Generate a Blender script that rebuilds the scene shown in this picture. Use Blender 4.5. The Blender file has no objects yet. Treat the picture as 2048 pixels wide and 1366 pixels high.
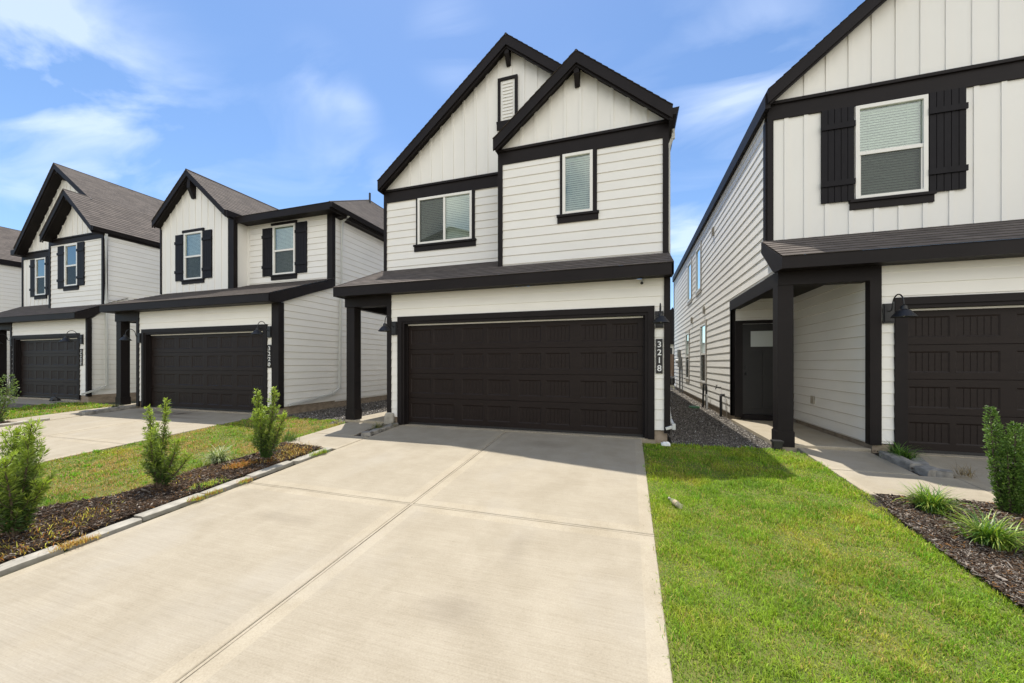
import bpy, math, random
import numpy as np
from mathutils import Vector, noise as mnoise

random.seed(7)
rng = np.random.default_rng(11)
SC = bpy.context.scene
COL = SC.collection
R = math.radians

# ---------------------------------------------------------------- camera
FOC, CXP, HY, EYE = 741.7, 1024.0, 727.2, 1.31      # focal length / principal column / horizon row (2048 px wide frame), eye height
PSI = math.atan2(1257.7 - CXP, FOC)
cam = bpy.data.cameras.new('camera'); camo = bpy.data.objects.new('camera', cam); COL.objects.link(camo)
camo.location = (0, 0, EYE); camo.rotation_euler = (R(90), 0, PSI)
cam.sensor_width = 36; cam.lens = FOC / 2048 * 36
cam.shift_y = (HY - 683.0) / 2048.0
cam.clip_start = 0.05; cam.clip_end = 3000
SC.camera = camo

# ---------------------------------------------------------------- sky, sun, exposure
SUN = Vector((-1.12, 1.60, 5.7)).normalized()
SC.view_settings.view_transform = 'Standard'
SC.view_settings.look = 'None'
SC.view_settings.exposure = 0.93
SC.view_settings.gamma = 1.0
SC.view_settings.use_curve_mapping = False
W = bpy.data.worlds.new('World'); SC.world = W; W.use_nodes = True
nt = W.node_tree; nt.nodes.clear()
def wn(t, **k):
    n = nt.nodes.new(t)
    for a, b in k.items(): setattr(n, a, b)
    return n
sky = wn('ShaderNodeTexSky'); sky.sky_type = 'NISHITA'; sky.sun_disc = False
sky.sun_elevation = math.asin(SUN.z); sky.sun_rotation = math.atan2(SUN.x, SUN.y)
sky.air_density = 1.0; sky.dust_density = 0.25; sky.ozone_density = 4.0
tc = wn('ShaderNodeTexCoord')
sep = wn('ShaderNodeSeparateXYZ'); nt.links.new(tc.outputs['Generated'], sep.inputs[0])
CLX, CLY = 0.4, 5.2
# thin cirrus: project the direction on a flat layer overhead
def wmath(op, a, b=None, clamp=False):
    n = wn('ShaderNodeMath', operation=op); n.use_clamp = clamp
    for i, v in enumerate((a, b)):
        if v is None: continue
        if isinstance(v, (int, float)): n.inputs[i].default_value = v
        else: nt.links.new(v, n.inputs[i])
    return n.outputs[0]
zz = wmath('MAXIMUM', wmath('ADD', sep.outputs[2], 0.10), 0.05)
px_ = wmath('DIVIDE', sep.outputs[0], zz); py_ = wmath('DIVIDE', sep.outputs[1], zz)
comb = wn('ShaderNodeCombineXYZ'); nt.links.new(px_, comb.inputs[0]); nt.links.new(py_, comb.inputs[1])
mp = wn('ShaderNodeMapping'); mp.inputs['Rotation'].default_value = (0, 0, R(40)); mp.inputs['Scale'].default_value = (0.55, 1.25, 1)
mp.inputs['Location'].default_value = (CLX, CLY, 0)
nt.links.new(comb.outputs[0], mp.inputs[0])
n1 = wn('ShaderNodeTexNoise'); n1.inputs['Scale'].default_value = 2.6; n1.inputs['Detail'].default_value = 9; n1.inputs['Roughness'].default_value = 0.52; n1.inputs['Distortion'].default_value = 0.7
nt.links.new(mp.outputs[0], n1.inputs['Vector'])
n2 = wn('ShaderNodeTexNoise'); n2.inputs['Scale'].default_value = 0.45; n2.inputs['Detail'].default_value = 2
nt.links.new(mp.outputs[0], n2.inputs['Vector'])
r1 = wn('ShaderNodeMapRange'); r1.inputs[1].default_value = 0.43; r1.inputs[2].default_value = 0.68; nt.links.new(n1.outputs[0], r1.inputs[0])
def skydir(x, y):
    u = (x - CXP) / FOC; v = (HY - y) / FOC; c_, s_ = math.cos(PSI), math.sin(PSI)
    return Vector((-s_ + u * c_, c_ + u * s_, v)).normalized()
acc = None
for (wx, wy, rad, amt) in ((90, 160, .26, .72), (-60, 60, .32, .42), (250, 140, .20, .16), (640, 165, .10, .40), (720, 228, .06, .38), (905, 88, .11, .5), (560, 300, .22, .22), (730, 355, .14, .35), (1500, 190, .20, .62), (1440, 60, .22, .34), (1375, 470, .13, .85), (300, 320, .3, .18), (1250, 260, .3, .12)):
    dn = wn('ShaderNodeVectorMath', operation='DISTANCE'); nt.links.new(tc.outputs['Generated'], dn.inputs[0]); dn.inputs[1].default_value = skydir(wx, wy)
    mr = wn('ShaderNodeMapRange'); mr.interpolation_type = 'SMOOTHSTEP'; mr.inputs[1].default_value = rad; mr.inputs[2].default_value = 0.0; mr.inputs[4].default_value = amt; nt.links.new(dn.outputs['Value'], mr.inputs[0])
    acc = mr.outputs[0] if acc is None else wmath('ADD', acc, mr.outputs[0])
cl = wmath('MINIMUM', wmath('MULTIPLY', wmath('MULTIPLY', acc, r1.outputs[0]), 0.62), 0.42)
mixc = wn('ShaderNodeMix'); mixc.data_type = 'RGBA'
hs_ = wn('ShaderNodeHueSaturation'); hs_.inputs['Saturation'].default_value = 1.06; hs_.inputs['Value'].default_value = 0.77; nt.links.new(sky.outputs[0], hs_.inputs['Color'])
nt.links.new(cl, mixc.inputs[0]); nt.links.new(hs_.outputs[0], mixc.inputs[6]); mixc.inputs[7].default_value = (5.2, 5.6, 6.4, 1)
# unseen bright cloud behind and right of the camera, added to brighten shaded walls
r3 = wn('ShaderNodeMapRange'); r3.inputs[1].default_value = 0.02; r3.inputs[2].default_value = -0.30; nt.links.new(wmath('SUBTRACT', wmath('MULTIPLY', sep.outputs[1], 0.8), wmath('MULTIPLY', sep.outputs[0], 0.6)), r3.inputs[0])
r4 = wn('ShaderNodeMapRange'); r4.inputs[1].default_value = 0.95; r4.inputs[2].default_value = 0.60; nt.links.new(sep.outputs[2], r4.inputs[0])
n3_ = wn('ShaderNodeTexNoise'); n3_.inputs['Scale'].default_value = 2.2; n3_.inputs['Detail'].default_value = 8; nt.links.new(tc.outputs['Generated'], n3_.inputs['Vector'])
r5 = wn('ShaderNodeMapRange'); r5.inputs[1].default_value = 0.38; r5.inputs[2].default_value = 0.50; nt.links.new(n3_.outputs[0], r5.inputs[0])
bank = wmath('MULTIPLY', wmath('MULTIPLY', r3.outputs[0], r4.outputs[0]), r5.outputs[0], True)
mixb = wn('ShaderNodeMix'); mixb.data_type = 'RGBA'; nt.links.new(bank, mixb.inputs[0]); nt.links.new(mixc.outputs[2], mixb.inputs[6]); mixb.inputs[7].default_value = (8.0, 7.85, 7.5, 1)
bg = wn('ShaderNodeBackground'); bg.inputs[1].default_value = 0.13
out = wn('ShaderNodeOutputWorld')
nt.links.new(mixb.outputs[2], bg.inputs[0]); nt.links.new(bg.outputs[0], out.inputs[0])
sl = bpy.data.lights.new('sun', 'SUN'); sl.energy = 3.15; sl.angle = R(0.55); sl.color = (1.0, 0.955, 0.88)
so = bpy.data.objects.new('sun', sl); COL.objects.link(so); so.rotation_euler = SUN.to_track_quat('Z', 'Y').to_euler()
so.location = (-20, 30, 40)

# ---------------------------------------------------------------- helpers
_c, _s = math.cos(PSI), math.sin(PSI)
def at(x, y, Y):
    """picture point on the vertical plane Y = const  ->  (X, Z); used to take measurements off the facades"""
    u = (x - CXP) / FOC; v = (HY - y) / FOC
    t = Y / (_c + u * _s)
    return (-_s + u * _c) * t, EYE + v * t
def gz(y):
    """height of the ground: level by the houses, falling gently to the street"""
    return 0.066 * (y - 6.85) if y < 6.85 else 0.0
def gz2(y):
    y = np.asarray(y, dtype=float)
    return np.where(y < 6.85, 0.066 * (y - 6.85), 0.0)

class MB:
    def __init__(s): s.v = []; s.f = []; s.m = []; s.uv = []
    def face(s, pts, m=0, uv=None):
        b = len(s.v); s.v += [tuple(p) for p in pts]; s.f.append(tuple(range(b, b + len(pts)))); s.m.append(m)
        s.uv.append(uv if uv else [(0, 0)] * len(pts))
    def hexa(s, p, m=0):
        for q in ((0,3,2,1), (4,5,6,7), (0,1,5,4), (1,2,6,5), (2,3,7,6), (3,0,4,7)): s.face([p[i] for i in q], m)
    def box(s, x0, x1, y0, y1, z0, z1, m=0):
        s.hexa([(x0,y0,z0),(x1,y0,z0),(x1,y1,z0),(x0,y1,z0),(x0,y0,z1),(x1,y0,z1),(x1,y1,z1),(x0,y1,z1)], m)
    def prism(s, poly, fn, t0, t1, m=0):
        a = [fn(p, t0) for p in poly]; b = [fn(p, t1) for p in poly]; n = len(poly)
        s.face(a[::-1], m); s.face(b, m)
        for i in range(n):
            j = (i + 1) % n; s.face([a[i], a[j], b[j], b[i]], m)
    def prismY(s, poly, y0, y1, m=0): s.prism(poly, lambda p, t: (p[0], t, p[1]), y0, y1, m)
    def prismX(s, poly, x0, x1, m=0): s.prism(poly, lambda p, t: (t, p[0], p[1]), x0, x1, m)
    def prismZ(s, poly, z0, z1, m=0): s.prism(poly, lambda p, t: (p[0], p[1], t), z0, z1, m)
    def tube(s, path, rad, n=8, m=0, caps=True, ry=None):
        P = [Vector(p) for p in path]; rings = []
        for i, p in enumerate(P):
            d = (P[min(i + 1, len(P) - 1)] - P[max(i - 1, 0)]).normalized()
            a = d.cross(Vector((0, 0, 1)))
            if a.length < 1e-3: a = Vector((1, 0, 0))
            a.normalize(); b = a.cross(d)
            r = rad[i] if isinstance(rad, (list, tuple)) else rad
            k0 = math.pi / 4 if n == 4 else 0
            rings.append([p + a * (r * math.cos(2*math.pi*k/n + k0)) + b * ((ry or r) * math.sin(2*math.pi*k/n + k0)) for k in range(n)])
        for i in range(len(rings) - 1):
            for k in range(n):
                j = (k + 1) % n; s.face([rings[i][k], rings[i][j], rings[i+1][j], rings[i+1][k]], m)
        if caps: s.face(rings[0][::-1], m); s.face(rings[-1], m)
    def lathe(s, c, prof, n=24, m=0):
        rings = [[(c[0] + r * math.cos(2*math.pi*k/n), c[1] + r * math.sin(2*math.pi*k/n), c[2] + z) for k in range(n)] for r, z in prof]
        for i in range(len(rings) - 1):
            for k in range(n):
                j = (k + 1) % n; s.face([rings[i][k], rings[i][j], rings[i+1][j], rings[i+1][k]], m)
        return s

def root_of(o):
    while o.parent: o = o.parent
    return o
def finish(name, me, mats, parent):
    for m in mats: me.materials.append(m)
    o = bpy.data.objects.new(name, me); COL.objects.link(o)
    if parent is not None: o.parent = parent
    return o
def build(name, mb, mats, parent=None, smooth=False, loc=None):
    """links the collected geometry as ONE mesh object, parented to its thing"""
    if not isinstance(mats, (list, tuple)): mats = [mats]
    org = root_of(parent).location if parent is not None else Vector(loc or (0, 0, 0))
    me = bpy.data.meshes.new(name)
    V = np.array(mb.v, dtype=float) - np.array(org)
    me.from_pydata(V.tolist(), [], mb.f)
    me.polygons.foreach_set('material_index', mb.m)
    uvl = me.uv_layers.new(name='UVMap')
    uvl.data.foreach_set('uv', [c for u in mb.uv for p in u for c in p])
    if smooth: me.polygons.foreach_set('use_smooth', [True] * len(mb.f))
    me.update()
    o = finish(name, me, mats, parent)
    if parent is None: o.location = org
    return o
def build_np(name, V, F, mats, parent=None, col=None, loc=(0, 0, 0), smooth=False):
    """V (n,3), F (m,k) arrays; col (n,3) natural colour of each piece"""
    if not isinstance(mats, (list, tuple)): mats = [mats]
    org = np.array(root_of(parent).location) if parent is not None else np.array(loc, dtype=float)
    V = np.asarray(V, dtype=np.float32) - org.astype(np.float32); F = np.asarray(F, dtype=np.int32); k = F.shape[1]
    me = bpy.data.meshes.new(name)
    me.vertices.add(len(V)); me.vertices.foreach_set('co', V.ravel())
    me.loops.add(F.size); me.loops.foreach_set('vertex_index', F.ravel())
    me.polygons.add(len(F)); me.polygons.foreach_set('loop_start', np.arange(0, F.size, k, dtype=np.int32))
    try: me.polygons.foreach_set('loop_total', np.full(len(F), k, dtype=np.int32))
    except Exception: pass
    if smooth: me.polygons.foreach_set('use_smooth', np.ones(len(F), dtype=bool))
    if col is not None:
        a = me.color_attributes.new('Col', 'FLOAT_COLOR', 'POINT')
        c = np.ones((len(V), 4), dtype=np.float32); c[:, :3] = col; a.data.foreach_set('color', c.ravel())
    me.update(calc_edges=True)
    o = finish(name, me, mats, parent)
    if parent is None: o.location = org
    return o
def tag(o, label=None, cat=None, group=None, kind=None):
    if label: o['label'] = label
    if cat: o['category'] = cat
    if group: o['group'] = group
    if kind: o['kind'] = kind
    return o
def thing(name, label, cat, loc=(0, 0, 0), group=None):
    o = bpy.data.objects.new(name, None); COL.objects.link(o); o.location = loc; o.empty_display_size = 0.2
    return tag(o, label, cat, group)

# ---------------------------------------------------------------- materials
def M_(name):
    m = bpy.data.materials.new(name); m.use_nodes = True
    return m, m.node_tree, m.node_tree.nodes['Principled BSDF']
def N(t, ty, **k):
    n = t.nodes.new(ty)
    for a, b in k.items(): setattr(n, a, b)
    return n
def ramp(t, fac, stops):
    r = N(t, 'ShaderNodeValToRGB'); e = r.color_ramp.elements
    while len(e) < len(stops): e.new(0.5)
    for i, (p, c) in enumerate(stops): e[i].position = p; e[i].color = (*c, 1)
    t.links.new(fac, r.inputs[0]); return r.outputs[0]
def noise(t, vec, scale, detail=4, rough=0.5, sc=(1, 1, 1)):
    mp = N(t, 'ShaderNodeMapping'); mp.inputs['Scale'].default_value = sc; t.links.new(vec, mp.inputs[0])
    n = N(t, 'ShaderNodeTexNoise'); n.inputs['Scale'].default_value = scale; n.inputs['Detail'].default_value = detail; n.inputs['Roughness'].default_value = rough
    t.links.new(mp.outputs[0], n.inputs['Vector']); return n.outputs[0]
def mixrgb(t, fac, a, b, mode='MIX'):
    n = N(t, 'ShaderNodeMix'); n.data_type = 'RGBA'; n.blend_type = mode
    for i, v in ((0, fac), (6, a), (7, b)):
        if isinstance(v, (int, float)): n.inputs[i].default_value = v
        elif isinstance(v, tuple): n.inputs[i].default_value = (*v, 1)
        else: t.links.new(v, n.inputs[i])
    return n.outputs[2]
def bump(t, b, h, strength, dist):
    n = N(t, 'ShaderNodeBump'); n.inputs['Strength'].default_value = strength; n.inputs['Distance'].default_value = dist
    t.links.new(h, n.inputs['Height']); t.links.new(n.outputs[0], b.inputs['Normal'])
def mat_noise(name, c1, c2, rough=0.6, scale=4, sc=(1, 1, 1), detail=5, bs=0.0, bscale=60, bsc=(1, 1, 1), bd=0.002, spec=0.5, lo=0.3, hi=0.7):
    m, t, b = M_(name); co = N(t, 'ShaderNodeTexCoord').outputs['Object']
    t.links.new(ramp(t, noise(t, co, scale, detail, 0.55, sc), [(lo, c1), (hi, c2)]), b.inputs['Base Color'])
    b.inputs['Roughness'].default_value = rough
    b.inputs['Specular IOR Level'].default_value = spec
    if bs: bump(t, b, noise(t, co, bscale, 3, 0.6, bsc), bs, bd)
    return m
MT = {}
MT['siding'] = mat_noise('painted_fibre_cement', (0.765, 0.745, 0.69), (0.815, 0.795, 0.74), 0.55, 1.3, (1, 1, 2), 6, 0.35, 14, (0.25, 0.25, 6), 0.0015, 0.35)
MT['lapshade'] = mat_noise('lap_shadow_tint', (0.42, 0.36, 0.28), (0.54, 0.48, 0.39), 0.8, 6)  # brown tint standing in for the shadow line under each siding board
MT['batten'] = mat_noise('painted_batten_panel', (0.765, 0.745, 0.69), (0.805, 0.785, 0.73), 0.55, 1.1, (1, 1, 0.6), 5, 0.3, 16, (5, 5, 0.3), 0.0015, 0.35)
MT['trim'] = mat_noise('dark_brown_trim_paint', (0.0105, 0.0082, 0.0082), (0.0145, 0.0115, 0.0113), 0.55, 2.0, (1, 1, 1), 5, 0.25, 30, (1, 1, 1), 0.001, 0.16)
MT['door'] = mat_noise('dark_garage_door', (0.0110, 0.0066, 0.0053), (0.0150, 0.0094, 0.0076), 0.5, 5, (1, 1, 8), 6, 0.4, 9, (1, 1, 14), 0.0010, 0.20)
MT['frontdoor'] = mat_noise('dark_front_door', (0.005, 0.004, 0.0036), (0.007, 0.0056, 0.005), 0.5, 5, (1, 1, 1), 4)
MT['shutter'] = mat_noise('dark_shutter_paint', (0.0080, 0.0070, 0.0085), (0.0110, 0.0098, 0.0115), 0.55, 6, (3, 3, 1), 4, 0.2, 40, (4, 4, .5), 0.001, 0.15)
MT['vinyl'] = mat_noise('white_vinyl', (0.74, 0.72, 0.66), (0.78, 0.76, 0.70), 0.35, 3)
MT['downspout'] = mat_noise('pale_downspout_metal', (0.52, 0.52, 0.49), (0.58, 0.58, 0.54), 0.4, 3)
MT['metal'] = mat_noise('black_lamp_metal', (0.007, 0.007, 0.008), (0.010, 0.010, 0.011), 0.5, 8)
MT['bulb'] = mat_noise('frosted_bulb', (0.6, 0.6, 0.56), (0.65, 0.64, 0.6), 0.3, 8)
MT['blind'] = mat_noise('blind_slats', (0.66, 0.66, 0.62), (0.72, 0.72, 0.68), 0.5, 5)
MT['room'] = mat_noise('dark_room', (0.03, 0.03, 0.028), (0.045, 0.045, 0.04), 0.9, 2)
MT['found'] = mat_noise('bare_foundation', (0.20, 0.155, 0.11), (0.36, 0.29, 0.215), 0.9, 7, (1, 1, 2), 8, 0.6, 40, (1, 1, 1), 0.004)
MT['stone'] = mat_noise('grey_edging_stone', (0.15, 0.14, 0.125), (0.34, 0.32, 0.28), 0.9, 12, (1, 1, 1), 8, 0.8, 45, (1, 1, 1), 0.004)
MT['kerb'] = mat_noise('pale_concrete_edging', (0.25, 0.23, 0.19), (0.42, 0.39, 0.325), 0.88, 9, (1, 1, 1), 8, 0.6, 55, (1, 1, 1), 0.003)
MT['plastic'] = mat_noise('black_plastic', (0.008, 0.008, 0.008), (0.014, 0.013, 0.013), 0.5, 8)
MT['grey'] = mat_noise('grey_meter_metal', (0.20, 0.20, 0.19), (0.30, 0.30, 0.28), 0.5, 12)
MT['white'] = mat_noise('white_plastic', (0.7, 0.7, 0.68), (0.76, 0.76, 0.74), 0.4, 8)
MT['green'] = mat_noise('green_valve_lid', (0.05, 0.16, 0.07), (0.07, 0.2, 0.09), 0.5, 8)
MT['wood'] = mat_noise('cedar_fence_wood', (0.16, 0.10, 0.06), (0.26, 0.17, 0.11), 0.85, 3, (8, 8, 0.6), 6, 0.4, 20, (8, 8, 0.6), 0.003)
MT['bark'] = mat_noise('shrub_bark', (0.06, 0.042, 0.028), (0.11, 0.08, 0.055), 0.9, 20)
MT['outlet'] = mat_noise('beige_outlet_cover', (0.36, 0.32, 0.25), (0.42, 0.37, 0.3), 0.5, 9)
MT['soil'] = mat_noise('lawn_soil', (0.075, 0.11, 0.015), (0.16, 0.15, 0.035), 0.95, 5, (1, 1, 1), 8, 0.8, 40, (1, 1, 1), 0.01)
MT['ground'] = mat_noise('outer_ground', (0.05, 0.055, 0.022), (0.10, 0.085, 0.045), 0.95, 0.8, (1, 1, 1), 10, 0.7, 20, (1, 1, 1), 0.02)
MT['mulchbed'] = mat_noise('mulch_base', (0.018, 0.012, 0.009), (0.05, 0.036, 0.026), 0.95, 30, (1, 1, 1), 6, 1.0, 60, (1, 1, 1), 0.012)
MT['gravelbed'] = mat_noise('gravel_base', (0.03, 0.026, 0.023), (0.09, 0.08, 0.07), 0.95, 55, (1, 1, 1), 6, 1.0, 70, (1, 1, 1), 0.012)
MT['asphalt'] = mat_noise('street_concrete', (0.36, 0.32, 0.25), (0.44, 0.40, 0.32), 0.9, 30, (1, 1, 1), 6, 0.5, 120)
MT['litter'] = mat_noise('crumpled_wrapper', (0.55, 0.5, 0.45), (0.7, 0.68, 0.66), 0.25, 20)

def mat_attr(name, rough=0.6, trans=0.25, spec=0.3):
    m, t, b = M_(name)
    a = N(t, 'ShaderNodeAttribute'); a.attribute_name = 'Col'
    t.links.new(a.outputs['Color'], b.inputs['Base Color'])
    b.inputs['Roughness'].default_value = rough; b.inputs['Specular IOR Level'].default_value = spec
    if trans:
        tr = N(t, 'ShaderNodeBsdfTranslucent'); t.links.new(mixrgb(t, 1.0, a.outputs['Color'], (1.0, 1.15, 0.5), 'MULTIPLY'), tr.inputs[0])
        mx = N(t, 'ShaderNodeMixShader'); mx.inputs[0].default_value = trans
        t.links.new(b.outputs[0], mx.inputs[1]); t.links.new(tr.outputs[0], mx.inputs[2])
        t.links.new(mx.outputs[0], t.nodes['Material Output'].inputs[0])
    return m
MT['grass'] = mat_attr('grass_blades', 0.55, 0.35, 0.25)
MT['leaf'] = mat_attr('shrub_leaves', 0.42, 0.28, 0.45)
MT['chips'] = mat_attr('bark_chips', 0.85, 0.0, 0.2)
MT['pebble'] = mat_attr('gravel_stones', 0.8, 0.0, 0.3)

def make_concrete(name, tint=1.0, broom=True):
    m, t, b = M_(name); co = N(t, 'ShaderNodeTexCoord').outputs['Object']
    big = noise(t, co, 0.75, 6, 0.6); mid = noise(t, co, 3.0, 6, 0.62, (1, 1, 1)); fine = noise(t, co, 95, 4, 0.7)
    c = ramp(t, big, [(0.28, (0.300*tint, 0.260*tint, 0.192*tint)), (0.72, (0.385*tint, 0.340*tint, 0.260*tint))])
    c = mixrgb(t, 0.50, c, ramp(t, mid, [(0.36, (0.272, 0.232, 0.168)), (0.64, (0.420, 0.376, 0.300))]))
    c = mixrgb(t, 0.36, c, ramp(t, fine, [(0.3, (0.192, 0.160, 0.112)), (0.65, (0.424, 0.376, 0.296))]))
    # small dark flecks and faint rusty stains
    v = N(t, 'ShaderNodeTexVoronoi'); v.inputs['Scale'].default_value = 5.5; t.links.new(co, v.inputs['Vector'])
    r = N(t, 'ShaderNodeMapRange'); r.inputs[1].default_value = 0.045; r.inputs[2].default_value = 0.02; r.inputs[3].default_value = 0; r.inputs[4].default_value = 0.55
    t.links.new(v.outputs['Distance'], r.inputs[0])
    c = mixrgb(t, r.outputs[0], c, (0.120, 0.096, 0.068))
    st = noise(t, co, 1.6, 7, 0.7, (1, 0.7, 1)); r2 = N(t, 'ShaderNodeMapRange'); r2.inputs[1].default_value = 0.54; r2.inputs[2].default_value = 0.76; r2.inputs[4].default_value = 0.55
    t.links.new(st, r2.inputs[0]); c = mixrgb(t, r2.outputs[0], c, (0.232, 0.196, 0.136))
    pk = noise(t, co, 0.9, 4, 0.6, (1.3, 0.8, 1)); r5_ = N(t, 'ShaderNodeMapRange'); r5_.inputs[1].default_value = 0.52; r5_.inputs[2].default_value = 0.68; r5_.inputs[4].default_value = 0.38
    t.links.new(pk, r5_.inputs[0]); c = mixrgb(t, r5_.outputs[0], c, (0.37, 0.345, 0.305))
    v2 = N(t, 'ShaderNodeTexVoronoi'); v2.inputs['Scale'].default_value = 31; t.links.new(co, v2.inputs['Vector'])
    r6_ = N(t, 'ShaderNodeMapRange'); r6_.inputs[1].default_value = 0.16; r6_.inputs[2].default_value = 0.08; r6_.inputs[3].default_value = 0; r6_.inputs[4].default_value = 0.35
    t.links.new(v2.outputs['Distance'], r6_.inputs[0]); c = mixrgb(t, r6_.outputs[0], c, (0.19, 0.155, 0.11))
    # oil and water marks with a shape of their own in front of two of the garage doors
    for (sx, sy, rx, ry, kk) in ((-11.9, 6.75, 1.5, .28, .75), (-10.9, 6.35, 1.1, .12, .5), (-1.3, 6.1, .5, .25, .3), (-3.4, 5.6, .7, .22, .24), (-1.1, 2.2, .30, .18, .30), (-3.3, 2.9, .5, .12, .22), (-0.9, 3.0, .12, .35, .22)):
        mp_ = N(t, 'ShaderNodeMapping'); mp_.vector_type = 'POINT'; mp_.inputs['Scale'].default_value = (1/rx, 1/ry, 0); mp_.inputs['Location'].default_value = (-sx/rx, -sy/ry, 0); t.links.new(co, mp_.inputs[0])
        ln = N(t, 'ShaderNodeVectorMath', operation='LENGTH'); t.links.new(mp_.outputs[0], ln.inputs[0])
        ad_ = N(t, 'ShaderNodeMath', operation='ADD'); t.links.new(ln.outputs['Value'], ad_.inputs[0]); t.links.new(noise(t, co, 4, 5, .7, (.6, 2.2, 1)), ad_.inputs[1])
        mr_ = N(t, 'ShaderNodeMapRange'); mr_.inputs[1].default_value = 1.55; mr_.inputs[2].default_value = .75; mr_.inputs[4].default_value = kk; t.links.new(ad_.outputs[0], mr_.inputs[0])
        c = mixrgb(t, mr_.outputs[0], c, (0.075, 0.052, 0.032))
    c = mixrgb(t, 1.0, c, (0.975, 0.955, 0.915), 'MULTIPLY')
    b.inputs['Roughness'].default_value = 0.82; b.inputs['Specular IOR Level'].default_value = 0.3
    if broom:
        br = noise(t, co, 1.0, 4, 0.65, (3.0, 150, 1)); br2 = noise(t, co, 1.0, 5, 0.7, (1.6, 42, 1))
        c = mixrgb(t, 0.24, c, ramp(t, br, [(0.32, (0.232, 0.196, 0.140)), (0.62, (0.408, 0.364, 0.284))]))
        c = mixrgb(t, 0.07, c, ramp(t, br2, [(0.36, (0.240, 0.204, 0.148)), (0.62, (0.416, 0.368, 0.288))]))
        bump(t, b, br, 0.35, 0.003)
    else: bump(t, b, fine, 0.25, 0.002)
    t.links.new(c, b.inputs['Base Color'])
    return m
MT['broom'] = make_concrete('broomed_concrete', 1.0, True)
MT['smooth'] = make_concrete('trowelled_concrete_margin', 1.28, False)
MT['joint'] = mat_noise('joint_dirt', (0.09, 0.072, 0.05), (0.16, 0.13, 0.095), 0.9, 20)

def make_shingle():
    m, t, b = M_('asphalt_shingles'); uv = N(t, 'ShaderNodeTexCoord').outputs['UV']; ob = N(t, 'ShaderNodeTexCoord').outputs['Object']
    br = N(t, 'ShaderNodeTexBrick'); br.inputs['Scale'].default_value = 1; br.inputs['Brick Width'].default_value = 0.30; br.inputs['Row Height'].default_value = 0.143
    br.inputs['Mortar Size'].default_value = 0.004; br.inputs['Color1'].default_value = (0.058, 0.047, 0.041, 1); br.inputs['Color2'].default_value = (0.150, 0.124, 0.106, 1)
    br.inputs['Mortar'].default_value = (0.035, 0.03, 0.028, 1); br.offset = 0.37; br.squash_frequency = 3; br.squash = 0.7
    t.links.new(uv, br.inputs['Vector'])
    nn = noise(t, ob, 260, 2, 0.6); n3 = noise(t, ob, 5, 5, 0.6)
    c = mixrgb(t, 0.35, br.outputs['Color'], ramp(t, nn, [(0.3, (0.042, 0.036, 0.033)), (0.7, (0.21, 0.18, 0.155))]))
    c = mixrgb(t, 0.25, c, ramp(t, n3, [(0.3, (0.08, 0.07, 0.065)), (0.7, (0.19, 0.165, 0.145))]))
    t.links.new(c, b.inputs['Base Color']); b.inputs['Roughness'].default_value = 0.9; b.inputs['Specular IOR Level'].default_value = 0.2
    bump(t, b, nn, 0.5, 0.003); return m
MT['shingle'] = make_shingle()

def make_glass(name, tint=(0.88, 0.97, 0.90), k=0.10):
    m = bpy.data.materials.new(name); m.use_nodes = True; t = m.node_tree; t.nodes.clear()
    fr = N(t, 'ShaderNodeFresnel'); fr.inputs[0].default_value = 1.52
    ad = N(t, 'ShaderNodeMath', operation='MULTIPLY_ADD'); ad.inputs[1].default_value = 1.6; ad.inputs[2].default_value = k; ad.use_clamp = True; t.links.new(fr.outputs[0], ad.inputs[0])
    g = N(t, 'ShaderNodeBsdfGlossy'); g.inputs['Roughness'].default_value = 0.015; g.inputs['Color'].default_value = (0.86, 0.95, 0.93, 1)
    tr = N(t, 'ShaderNodeBsdfTransparent'); tr.inputs[0].default_value = (*tint, 1)
    mx = N(t, 'ShaderNodeMixShader'); t.links.new(ad.outputs[0], mx.inputs[0]); t.links.new(tr.outputs[0], mx.inputs[1]); t.links.new(g.outputs[0], mx.inputs[2])
    o = N(t, 'ShaderNodeOutputMaterial'); t.links.new(mx.outputs[0], o.inputs[0]); return m
MT['glass'] = make_glass('window_glass')
def make_screen():
    m = bpy.data.materials.new('insect_screen'); m.use_nodes = True; t = m.node_tree; t.nodes.clear()
    d = N(t, 'ShaderNodeBsdfDiffuse'); d.inputs[0].default_value = (0.05, 0.052, 0.052, 1)
    tr = N(t, 'ShaderNodeBsdfTransparent'); mx = N(t, 'ShaderNodeMixShader'); mx.inputs[0].default_value = 0.55
    t.links.new(tr.outputs[0], mx.inputs[1]); t.links.new(d.outputs[0], mx.inputs[2])
    o = N(t, 'ShaderNodeOutputMaterial'); t.links.new(mx.outputs[0], o.inputs[0]); return m
MT['screen'] = make_screen()
m, t, b = M_('frosted_door_light'); b.inputs['Base Color'].default_value = (0.42, 0.45, 0.43, 1); b.inputs['Roughness'].default_value = 0.35; MT['frost'] = m

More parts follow.
